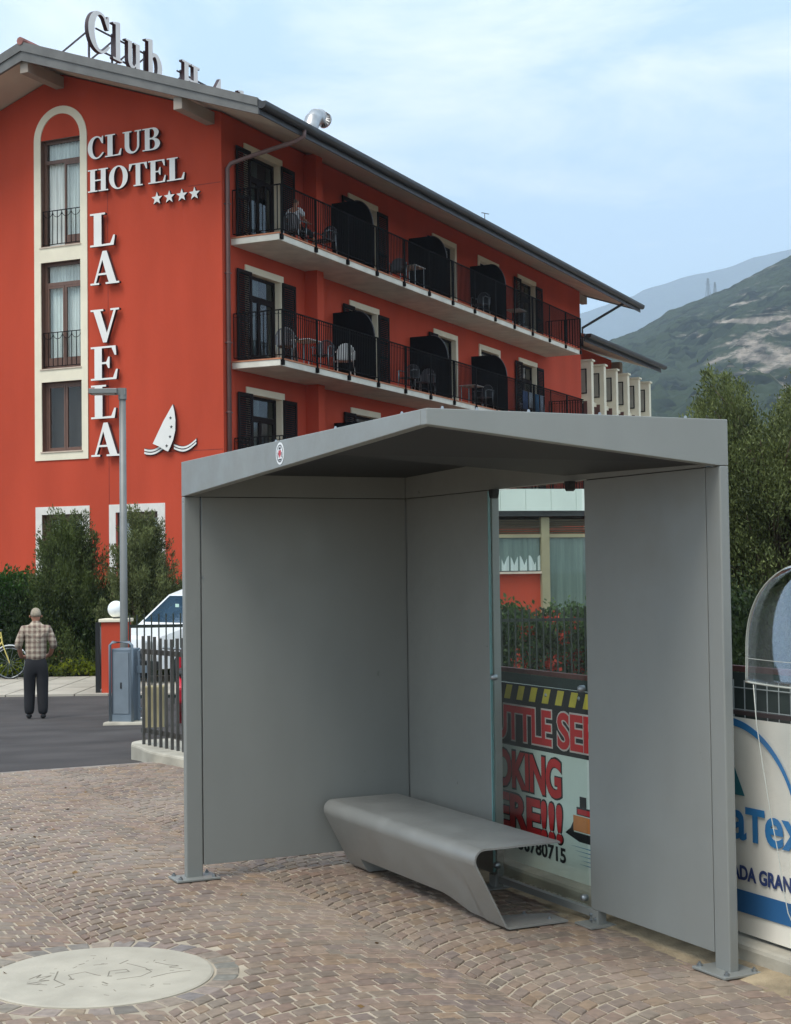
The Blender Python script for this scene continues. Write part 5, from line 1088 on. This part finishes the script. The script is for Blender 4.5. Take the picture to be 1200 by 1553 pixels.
for sgn in (-1, 1):
    q = MB(); ys = [(-0.9, 1.14), (0.3, 1.14), (0.3, 1.66), (-0.48, 1.66)]; q.add([(sgn * (vsec(y, z) + 0.012), y, z) for y, z in ys], [(0, 1, 2, 3)]); q.build('side_window', MG, van)
    q = MB(); ys = [(0.42, 1.14), (2.05, 1.14), (1.95, 1.66), (0.42, 1.66)]; q.add([(sgn * (vsec(y, z) + 0.012), y, z) for y, z in ys], [(0, 1, 2, 3)]); q.build('side_window', MG, van)
    for y in (-1.25, 1.55):
        w = MB(); w.lathe([(0.0001, 0.09), (0.19, 0.10), (0.20, 0.11), (0.31, 0.11), (0.33, 0.06), (0.33, -0.10), (0.2, -0.11)], n=24, axis='x')
        wo_ = w.build('wheel', M_black, van, True, loc=(sgn * 0.86, y, 0.33)); h2 = MB(); h2.lathe([(0.0001, 0.12), (0.05, 0.12), (0.17, 0.105), (0.19, 0.10)], n=20, axis='x'); h2.build('rim', M_galv, wo_)
        if sgn < 0: wo_.rotation_euler = (0, 0, math.pi)
    MB().box(sgn * 0.62 - 0.15, sgn * 0.62 + 0.15, -1.99, -1.93, 0.66, 0.84).build('headlight', mat('headlight', lin(200, 206, 210), 0.1, 0.3), van, bevel=0.02)
    MB().box(sgn * 1.0 - 0.08, sgn * 1.0 + 0.08, -0.85, -0.75, 1.10, 1.26).build('mirror', M_black, van, bevel=0.02)
MB().box(-0.42, 0.42, -2.0, -1.95, 0.5, 0.66).build('grille', M_black, van); MB().box(-0.92, 0.92, -2.03, -1.93, 0.30, 0.46).build('bumper', M_black, van, bevel=0.02)
MB().box(-0.12, 0.0, -0.83, -0.82, 1.46, 1.54, ).build('windscreen_sticker', mat('pale_sticker', lin(190, 220, 205), 0.5), van)

# small red scooter behind the bar fence
sc_ = empty('scooter', (-2.36, 17.2, gz((-2.36, 17.2))), R(98), 'small red motor scooter half hidden behind the dark bar fence', 'scooter')
ms = mat('scooter_red', lin(186, 36, 52), 0.3, var=0.05)
for x in (-0.45, 0.48): MB().lathe([(0.10, 0.04), (0.19, 0.045), (0.215, 0.0), (0.19, -0.045), (0.10, -0.04), (0.10, 0.04)], (x, 0, 0.215), 20, 'y').build('wheel', M_black, sc_, True)
q = MB(); q.prism([(-0.62, 0.42), (-0.66, 0.60), (-0.50, 0.70), (0.02, 0.66), (0.06, 0.50), (0.10, 0.26), (0.36, 0.24), (0.46, 0.55), (0.40, 0.90), (0.46, 0.92), (0.56, 0.60), (0.50, 0.30), (0.36, 0.15), (-0.05, 0.15), (-0.25, 0.30)], lambda p, d_: (p[0], d_, p[1]), -0.13, 0.13); q.build('body', ms, sc_, bevel=0.03)
MB().box(-0.55, 0.05, -0.12, 0.12, 0.70, 0.77).build('seat', M_black, sc_, bevel=0.03); MB().tube([(0.42, -0.30, 0.98), (0.40, 0, 0.95), (0.42, 0.30, 0.98)], 0.015, 8).build('handlebar', M_galv, sc_); MB().tube([(0.42, 0, 0.95), (0.52, 0, 0.25)], 0.025, 8).build('fork', M_galv, sc_)
MB().lathe([(0.0001, 0.53), (0.05, 0.52), (0.06, 0.48)], (0, 0, 0.86), 14, 'x').build('headlight', M_white, sc_)

# bicycle
bk = empty('bicycle', (-8.52, 31.3, -0.5), R(12), 'yellow framed bicycle leaning near the green shrub at the left edge', 'bicycle')
my = mat('bike_yellow', lin(206, 190, 110), 0.35, 0.1, var=0.05)
for x in (-0.52, 0.52):
    w = MB(); w.tube([(x + 0.33 * math.cos(2 * math.pi * k / 28), 0, 0.34 + 0.33 * math.sin(2 * math.pi * k / 28)) for k in range(29)], 0.016, 6, cap=False); wh = w.build('wheel', M_black, bk, True)
    r_ = MB(); r_.tube([(x + 0.305 * math.cos(2 * math.pi * k / 28), 0, 0.34 + 0.305 * math.sin(2 * math.pi * k / 28)) for k in range(29)], 0.009, 6, cap=False)
    for k in range(14): r_.bar((x, 0, 0.34), (x + 0.30 * math.cos(k * math.pi / 7), 0, 0.34 + 0.30 * math.sin(k * math.pi / 7)), 0.004)
    r_.build('rim', M_galv, wh)
fr_ = MB(); S1, S2_ = (-0.16, 0, 0.84), (0.36, 0, 0.86)
fr_.tube([(-0.08, 0, 0.32), S1], 0.017, 8); fr_.tube([S1, S2_], 0.017, 8).tube([(-0.08, 0, 0.32), (0.38, 0, 0.78)], 0.02, 8)
for sy in (-0.05, 0.05): fr_.tube([(-0.52, sy, 0.34), (-0.08, sy * .5, 0.32)], 0.011, 6).tube([(-0.52, sy, 0.34), (-0.15, sy * .3, 0.80)], 0.011, 6)
fr_.build('frame', my, bk); f2 = MB()
for sy in (-0.05, 0.05): f2.tube([(0.37, sy * 0.6, 0.76), (0.44, sy, 0.55), (0.52, sy, 0.34)], 0.012, 6)
f2.tube([(0.37, 0, 0.76), (0.34, 0, 0.98)], 0.015, 8); f2.build('fork', my, bk)
MB().tube([(0.20, -0.26, 1.0), (0.36, -0.12, 1.02), (0.35, 0, 1.0), (0.36, 0.12, 1.02), (0.20, 0.26, 1.0)], 0.011, 8).build('handlebar', M_galv, bk, True)
MB().tube([(-0.34, 0, 0.92), (-0.16, 0, 0.955), (-0.05, 0, 0.945)], [0.07, 0.05, 0.025], 8).build('saddle', M_black, bk, True); MB().tube([(-0.16, 0, 0.84), (-0.18, 0, 0.94)], 0.012, 6).build('seat_post', M_galv, bk)
MB().tube([(-0.08, -0.07, 0.32), (-0.02, -0.08, 0.18)], 0.01, 6).tube([(-0.08, 0.07, 0.32), (-0.14, 0.08, 0.46)], 0.01, 6).lathe([(0.09, 0.045), (0.10, 0.05), (0.09, 0.055)], (-0.08, 0, 0.32), 16, 'y').build('crank', M_galv, bk)
md_ = MB()
for x in (-0.52, 0.52): md_.tube([(x + 0.365 * math.cos(R(a_)), 0, 0.34 + 0.365 * math.sin(R(a_))) for a_ in range(20, 175, 12)], 0.014, 6)
md_.build('mudguard', M_white, bk, True)

# ================================================================== PEOPLE
M_skin = mat('skin', lin(176, 124, 100), 0.6, var=0.06, scale=8); M_trous = mat('black_trousers', lin(24, 24, 28), 0.85, var=0.15, scale=6, bump=0.3, bscale=14); M_hair = mat('grey_hair', lin(150, 138, 120), 0.85, var=0.2, scale=40, bump=0.4, bscale=120)
def checked():
    m = bpy.data.materials.new('checked_shirt'); m.use_nodes = True; N, L = m.node_tree.nodes, m.node_tree.links; p = N['Principled BSDF']; p.inputs['Roughness'].default_value = 0.9
    t = N.new('ShaderNodeTexCoord'); sx = N.new('ShaderNodeSeparateXYZ'); L.new(t.outputs['Object'], sx.inputs[0]); outs = []
    fb_ = N.new('ShaderNodeTexNoise'); fb_.inputs['Scale'].default_value = 9; fb_.inputs['Distortion'].default_value = 1.2; L.new(t.outputs['Object'], fb_.inputs['Vector']); bb_ = N.new('ShaderNodeBump'); bb_.inputs['Strength'].default_value = 0.9; bb_.inputs['Distance'].default_value = 0.03; L.new(fb_.outputs['Fac'], bb_.inputs['Height']); L.new(bb_.outputs['Normal'], p.inputs['Normal'])
    for ax, per in (('X', 84.0), ('Z', 80.0)):
        mu = N.new('ShaderNodeMath'); mu.operation = 'MULTIPLY'; mu.inputs[1].default_value = per; L.new(sx.outputs[ax], mu.inputs[0])
        s_ = N.new('ShaderNodeMath'); s_.operation = 'SINE'; L.new(mu.outputs[0], s_.inputs[0]); s2 = N.new('ShaderNodeMath'); s2.operation = 'MULTIPLY_ADD'; s2.inputs[1].default_value = 0.25; s2.inputs[2].default_value = 0.25; L.new(s_.outputs[0], s2.inputs[0]); outs.append(s2)
        mu3 = N.new('ShaderNodeMath'); mu3.operation = 'MULTIPLY'; mu3.inputs[1].default_value = per * 2.9; L.new(sx.outputs[ax], mu3.inputs[0]); s3 = N.new('ShaderNodeMath'); s3.operation = 'SINE'; L.new(mu3.outputs[0], s3.inputs[0]); s4 = N.new('ShaderNodeMath'); s4.operation = 'MULTIPLY'; s4.inputs[1].default_value = 0.09; L.new(s3.outputs[0], s4.inputs[0]); outs.append(s4)
    acc = outs[0]
    for o_ in outs[1:]: a = N.new('ShaderNodeMath'); a.operation = 'ADD'; L.new(acc.outputs[0], a.inputs[0]); L.new(o_.outputs[0], a.inputs[1]); acc = a
    r = N.new('ShaderNodeValToRGB'); r.color_ramp.elements[0].position = 0.1; r.color_ramp.elements[0].color = lin(112, 90, 80); r.color_ramp.elements[1].position = 0.95; r.color_ramp.elements[1].color = lin(186, 172, 152)
    L.new(acc.outputs[0], r.inputs['Fac']); L.new(r.outputs['Color'], p.inputs['Base Color']); return m
def hand(parts, wrist, dirn, side, spread=0.3):
    """palm with four unequal fingers and a thumb, as skin chains added to the node list"""
    nodes, edges = parts; d = Vector(dirn).normalized(); s = Vector(side).normalized(); w = Vector(wrist); b = len(nodes)
    nodes.append((*(w + d * 0.05), 0.026)); pid = b; e0 = [pid]
    for k, (off_, l_) in enumerate(((-0.027, 0.065), (-0.009, 0.078), (0.009, 0.072), (0.026, 0.055))):
        k0 = len(nodes); p0 = w + d * 0.088 + s * off_; p1 = p0 + d * l_ * 0.55 + s * off_ * spread; p2 = p1 + (d + d.cross(s) * 0.7).normalized() * l_ * 0.45
        nodes += [(*p0, 0.010), (*p1, 0.0085), (*p2, 0.007)]; edges += [(pid, k0), (k0, k0 + 1), (k0 + 1, k0 + 2)]
    k0 = len(nodes); p0 = w + d * 0.04 + s * -0.034; p1 = p0 + (d - s * 0.8).normalized() * 0.04; p2 = p1 + d * 0.03; nodes += [(*p0, 0.012), (*p1, 0.010), (*p2, 0.008)]; edges += [(pid, k0), (k0, k0 + 1), (k0 + 1, k0 + 2)]
    return pid
# man seen from behind: local x right, +y away from the camera, z up, height 1.66
man = empty('person', (-5.47, 23.0, gz((-5.47, 23.0)) - 0.012), R(14), 'grey haired man seen from behind in checked shirt and black trousers walking up the drive', 'person')
def body_standing():
    nd = [(0, 0, 0.88, (0.135, 0.10)), (0, 0.0, 1.02, (0.125, 0.09)), (0, 0.0, 1.22, (0.15, 0.10)), (0, 0.0, 1.35, (0.11, 0.06)), (0, 0.012, 1.42, 0.048), (0, 0.022, 1.47, 0.052), (0, 0.03, 1.53, 0.078), (0, 0.03, 1.60, 0.076), (0, 0.03, 1.64, 0.045)]
    ed = [(i, i + 1) for i in range(8)]
    for sx in (-1, 1):
        k = len(nd); nd += [(sx * 0.19, 0.0, 1.355, 0.062), (sx * 0.255, -0.02, 1.12, 0.044), (sx * 0.215, 0.15, 0.93 + 0.03 * (sx > 0), 0.034), (sx * 0.16, 0.20, 0.93, 0.026)]
        ed += [(3, k), (k, k + 1), (k + 1, k + 2), (k + 2, k + 3)]; pid = hand((nd, ed), (sx * 0.16, 0.20, 0.93), (-sx * 0.5, 0.4, -0.3), (0, 0, 1)); ed.append((k + 3, pid))
        k = len(nd); f_ = 0.04 if sx < 0 else -0.03
        nd += [(sx * 0.085, 0, 0.80, 0.085), (sx * 0.09, f_ * .6 + 0.02, 0.47, 0.058), (sx * 0.095, f_, 0.10, 0.040), (sx * 0.10, f_ - 0.02, 0.05, 0.036), (sx * 0.11, f_ + 0.16, 0.03, 0.03)]
        ed += [(0, k), (k, k + 1), (k + 1, k + 2), (k + 2, k + 3), (k + 3, k + 4)]
    return nd, ed
nd, ed = body_standing(); link_mesh('body', skin(nd, ed), M_skin, man)
sh_n = [(0, 0, 0.84, (0.160, 0.13)), (0, 0, 0.98, (0.168, 0.135)), (0, 0, 1.08, (0.174, 0.135)), (0, -0.0, 1.22, (0.178, 0.128)), (0, -0.008, 1.345, (0.150, 0.112)), (0, 0, 1.415, (0.10, 0.088)), (0, 0.012, 1.49, 0.066)]; sh_e = [(i, i + 1) for i in range(6)]
for sx in (-1, 1):
    k = len(sh_n); sh_n += [(sx * 0.175, 0.0, 1.345, 0.078), (sx * 0.262, -0.02, 1.125, 0.064), (sx * 0.255, 0.04, 1.05, 0.058)]; sh_e += [(4, k), (k, k + 1), (k + 1, k + 2)]
link_mesh('shirt', skin(sh_n, sh_e), checked(), man)
tr_n = [(0, 0, 1.02, (0.140, 0.110)), (0, -0.005, 0.85, (0.162, 0.13))]; tr_e = [(0, 1)]
for sx in (-1, 1):
    k = len(tr_n); f_ = 0.04 if sx < 0 else -0.03
    tr_n += [(sx * 0.088, 0, 0.72, 0.112), (sx * 0.094, f_ * .6 + 0.015, 0.46, 0.094), (sx * 0.10, f_ - .005, 0.16, 0.084), (sx * 0.10, f_ - .005, 0.055, 0.074)]; tr_e += [(1, k), (k, k + 1), (k + 1, k + 2), (k + 2, k + 3)]
link_mesh('trousers', skin(tr_n, tr_e), M_trous, man)
for sx in (-1, 1):
    f_ = 0.04 if sx < 0 else -0.03; link_mesh('shoe', skin([(sx * 0.10, f_ - 0.05, 0.045, (0.045, 0.045)), (sx * 0.105, f_ + 0.05, 0.045, (0.045, 0.04)), (sx * 0.115, f_ + 0.17, 0.035, (0.042, 0.03))], [(0, 1), (1, 2)]), M_black, man)
link_mesh('hair', skin([(0, -0.002, 1.525, 0.074), (0, 0.0, 1.57, 0.088), (0, 0.025, 1.625, 0.078), (0, 0.06, 1.64, 0.05)], [(0, 1), (1, 2), (2, 3)]), M_hair, man)
for sx in (-1, 1): link_mesh('ear', skin([(sx * 0.083, 0.03, 1.525, (0.008, 0.015)), (sx * 0.090, 0.025, 1.565, (0.009, 0.017))], [(0, 1)], 1), M_skin, man)


# man sitting on the top balcony, facing along the balcony (+x of the hotel)
sit = empty('person', hw(2.35, -0.75, 9.84), HA, 'seated person in white shirt with legs stretched out on the top balcony', 'person')
nd = [(0, 0, 0.50, (0.13, 0.10)), (-0.03, 0, 0.68, (0.12, 0.10)), (-0.06, 0, 0.86, (0.14, 0.11)), (-0.06, 0, 0.98, (0.12, 0.085)), (-0.04, 0, 1.05, 0.055), (-0.02, 0, 1.10, 0.052), (0.0, 0, 1.16, 0.078), (0.01, 0, 1.22, 0.078), (0.01, 0, 1.26, 0.05)]; ed = [(i, i + 1) for i in range(8)]
for sy in (-1, 1):
    k = len(nd); nd += [(-0.06, sy * 0.18, 0.96, 0.055), (0.02, sy * 0.23, 0.73, 0.042), (0.26, sy * 0.20, 0.70, 0.032)]; ed += [(3, k), (k, k + 1), (k + 1, k + 2)]; pid = hand((nd, ed), (0.27, sy * 0.20, 0.70), (1, 0, -0.1), (0, 1, 0)); ed.append((k + 2, pid))
    k = len(nd); nd += [(0.08, sy * 0.09, 0.50, 0.082), (0.50, sy * 0.12, 0.52, 0.06), (0.86, sy * 0.12, 0.22, 0.042), (0.98, sy * 0.12, 0.09, 0.036), (1.08, sy * 0.13, 0.16, 0.03)]; ed += [(0, k), (k, k + 1), (k + 1, k + 2), (k + 2, k + 3), (k + 3, k + 4)]
link_mesh('body', skin(nd, ed), M_skin, sit)
nn_ = [(0.0, 0, 0.50, (0.15, 0.125)), (-0.03, 0, 0.68, (0.15, 0.125)), (-0.06, 0, 0.86, (0.16, 0.125)), (-0.06, 0, 0.965, (0.145, 0.10)), (-0.045, 0, 1.045, 0.062)]; ee_ = [(0, 1), (1, 2), (2, 3), (3, 4)]
for sy in (-1, 1): k = len(nn_); nn_ += [(-0.06, sy * 0.18, 0.965, 0.075), (-0.01, sy * 0.225, 0.80, 0.065)]; ee_ += [(3, k), (k, k + 1)]
link_mesh('shirt', skin(nn_, ee_), mat('white_shirt', lin(226, 226, 230), 0.85, var=0.04), sit)
nn_ = [(0.0, 0, 0.49, (0.14, 0.12))]; ee_ = []
for sy in (-1, 1): k = len(nn_); nn_ += [(0.10, sy * 0.09, 0.50, 0.095), (0.48, sy * 0.12, 0.525, 0.075), (0.66, sy * 0.12, 0.40, 0.07)]; ee_ += [(0, k), (k, k + 1), (k + 1, k + 2)]
link_mesh('shorts', skin(nn_, ee_), M_trous, sit)
link_mesh('hair', skin([(-0.05, 0, 1.15, 0.055), (-0.02, 0, 1.21, 0.082), (0.01, 0, 1.255, 0.068)], [(0, 1), (1, 2)]), mat('brown_hair', lin(96, 76, 62), 0.85, var=0.2, scale=30), sit)

# ================================================================== BALCONY FURNITURE
def make_chair(name, m, lab, cat, group, frame=None):
    c = empty(name, (0, 0, 0), 0, lab, cat, group); frame = frame or m
    MB().box(-0.22, 0.22, -0.22, 0.22, 0.42, 0.445).build('seat', m, c, bevel=0.01)
    for x, y in ((-0.21, -0.21), (-0.21, 0.21), (0.21, -0.21), (0.21, 0.21)): MB().tube([(x * 1.12, y * 1.15, 0), (x, y, 0.43), (x, y, 0.64 if x > 0 else 0.66)], 0.016, 6).build('leg', frame, c, True)
    b_ = MB(); n = 9; pts = [(-0.24 - 0.02 * 0, 0.23 * math.cos(R(180 - 180 * k / 12)), 0.62 + 0.24 * math.sin(R(180 * k / 12))) for k in range(13)]; b_.tube([(-0.22, -0.23, 0.44)] + pts + [(-0.22, 0.23, 0.44)], 0.018, 6)
    for i in range(n): y = -0.18 + 0.36 * i / (n - 1); b_.box(-0.25, -0.235, y - 0.013, y + 0.013, 0.44, 0.61 + 0.235 * math.sqrt(max(0, 1 - (y / 0.23) ** 2)))
    b_.build('backrest', m, c)
    for s_ in (-1, 1): MB().tube([(-0.24, s_ * 0.235, 0.66), (0.12, s_ * 0.25, 0.665), (0.22, s_ * 0.235, 0.62)], 0.017, 6).build('armrest', frame, c, True)
    return c
def dup(root, loc, rz, lab):
    r_ = root.copy(); COL.objects.link(r_); r_.location = loc; r_.rotation_euler = (0, 0, rz); r_['label'] = lab
    for ch in list(root.children):
        k = ch.copy(); COL.objects.link(k); k.parent = r_
        for g_ in ch.children: h_ = g_.copy(); COL.objects.link(h_); h_.parent = k
    return r_
M_pw = mat('white_plastic', lin(242, 240, 236), 0.4, var=0.03); M_pg = mat('grey_plastic_weave', lin(96, 96, 100), 0.6, var=0.1)
wc = make_chair('plastic_chair', M_pw, 'white plastic slatted garden chair on the middle balcony before the first dark screen', 'chair', 'balcony chairs')
wc.location = hw(4.55, -0.95, 6.79); wc.rotation_euler = (0, 0, HA + R(40))
gc = make_chair('garden_chair', M_pg, 'grey garden chair under the seated person on the top balcony', 'chair', 'balcony chairs', M_galv)
gc.location = hw(2.30, -0.75, 9.84); gc.rotation_euler = (0, 0, HA)
for t_, s_, z_, rz, lab in ((3.6, -0.9, 9.84, 170, 'grey garden chair facing the seated person on the top balcony'), (8.25, -0.85, 9.84, 200, 'grey garden chair on the top balcony between the first two dark screens'), (14.55, -0.85, 9.84, 175, 'grey garden chair on the top balcony just before the third dark screen'),
    (1.45, -0.95, 6.79, 20, 'grey garden chair nearest the corner of the middle balcony'), (3.35, -0.95, 6.79, 190, 'grey garden chair next to the white plastic chair on the middle balcony'),
    (8.75, -0.9, 6.79, 175, 'grey garden chair on the middle balcony before the second dark screen'), (9.9, -0.9, 6.79, 180, 'grey garden chair close against the second dark screen of the middle balcony'), (14.6, -0.9, 6.79, 170, 'grey garden chair on the middle balcony before the third dark screen'), (19.0, -0.8, 6.79, 190, 'grey garden chair on the middle balcony under the hanging towels')):
    dup(gc, hw(t_, s_, z_), HA + R(rz), lab)
def make_table(lab):
    c = empty('balcony_table', (0, 0, 0), 0, lab, 'table', 'balcony tables'); MB().box(-0.35, 0.35, -0.28, 0.28, 0.68, 0.705).build('tabletop', M_pw, c, bevel=0.008)
    for x, y in ((-0.31, -0.24), (-0.31, 0.24), (0.31, -0.24), (0.31, 0.24)): MB().tube([(x, y, 0), (x, y, 0.68)], 0.014, 6).build('leg', M_galv, c)
    return c
tb = make_table('small table between two chairs near the corner of the middle balcony'); tb.location = hw(2.45, -0.95, 6.79); tb.rotation_euler = (0, 0, HA)
for t_, z_, lab in ((9.1, 9.84, 'small table on the top balcony before the second dark screen'), (13.6, 6.79, 'small table on the middle balcony left of the third dark screen'), (17.7, 9.84, 'small table on the top balcony beyond the third dark screen')): dup(tb, hw(t_, -0.9, z_), HA, lab)
tw = empty('towels', hw(18.0, -1.28, 6.79), HA, 'blue and white towels hung inside the railing of the middle balcony', 'towels')
for i, (x, c_, w_, l_) in enumerate(((-0.75, (86, 108, 148), 0.45, .62), (-0.15, (190, 196, 204), 0.40, 0.52), (0.40, (74, 116, 150), 0.42, 0.7), (0.95, (178, 186, 200), 0.38, 0.6))):
    q = MB(); n = 8
    for k in range(n):
        xa, xb = x + w_ * k / n, x + w_ * (k + 1) / n; f_ = lambda X_: 0.02 * math.sin(X_ * 22); q.add([(xa, f_(xa), 0.9 - l_), (xb, f_(xb), 0.9 - l_), (xb, 0, 0.9), (xa, 0, 0.9)], [(0, 1, 2, 3)]); 
    o_ = q.build('towel', mat('towel_%d' % i, lin(*c_), 0.95, var=0.15, scale=8), tw, True); s_ = o_.modifiers.new('s', 'SOLIDIFY'); s_.thickness = 0.01
MB().tube([(-0.85, 0, 0.905), (1.4, 0, 0.905)], 0.008, 5).build('line', M_galv, tw)

# ================================================================== HAZE
hz_ = MB(); hz_.box(-9000, 9000, -120, 8200, -8, 2100); haze = hz_.build('haze', None); tag(haze, kind='stuff')
hmat = bpy.data.materials.new('haze_air'); hmat.use_nodes = True; N, L = hmat.node_tree.nodes, hmat.node_tree.links; N.clear()
vo_ = N.new('ShaderNodeVolumePrincipled'); vo_.inputs['Color'].default_value = (0.74, 0.86, 1.0, 1); vo_.inputs['Density'].default_value = 1.9e-4; vo_.inputs['Anisotropy'].default_value = 0.2
oo = N.new('ShaderNodeOutputMaterial'); L.new(vo_.outputs[0], oo.inputs['Volume']); haze.data.materials.append(hmat)

# sandy dirt washed along the foot of the plinth
g = MB(); nx, ny = 220, 10; a0_, a1_ = -2.6, 7.0
def sz(a, k):
    w1 = 0.10 + 0.09 * fb(a * 1.3, 0, 5, 4) + 0.03 * math.sin(a * 7); w = -0.122 + (w1 + 0.14) * k / ny; h_ = 0.026 * (1 - (k / ny)) ** 0.8 + 0.004 * fb(a * 9, w * 12, 2, 3)
    return sh(a, w, h_ + 0.002 - 0.010 * (k / ny) ** 3)
vs = [sz(a0_ + (a1_ - a0_) * i / nx, k) for i in range(nx + 1) for k in range(ny + 1)]
g.add(vs, [(i * (ny + 1) + k, i * (ny + 1) + k + 1, (i + 1) * (ny + 1) + k + 1, (i + 1) * (ny + 1) + k) for i in range(nx) for k in range(ny)])
tag(g.build('sand', mat('washed_sand', lin(150, 134, 108), 0.95, var=0.3, scale=7, bump=0.6, bscale=70, detail=9), smooth=True), kind='structure')
# fallen leaves and grit on the setts
P_ = np.stack([rng.uniform(-2.6, 1.2, 60), rng.uniform(5.6, 13, 60), np.full(60, 0.016)], 1)
tag(link_mesh('dry_leaves', leaves(P_, rng.normal(0, 1, (60, 3)) * np.array([1, 1, 0.05]), 0.035, 0.010, 0.1), mat('dry_leaf', lin(120, 92, 54), 0.8, var=0.3, scale=30)), kind='stuff')
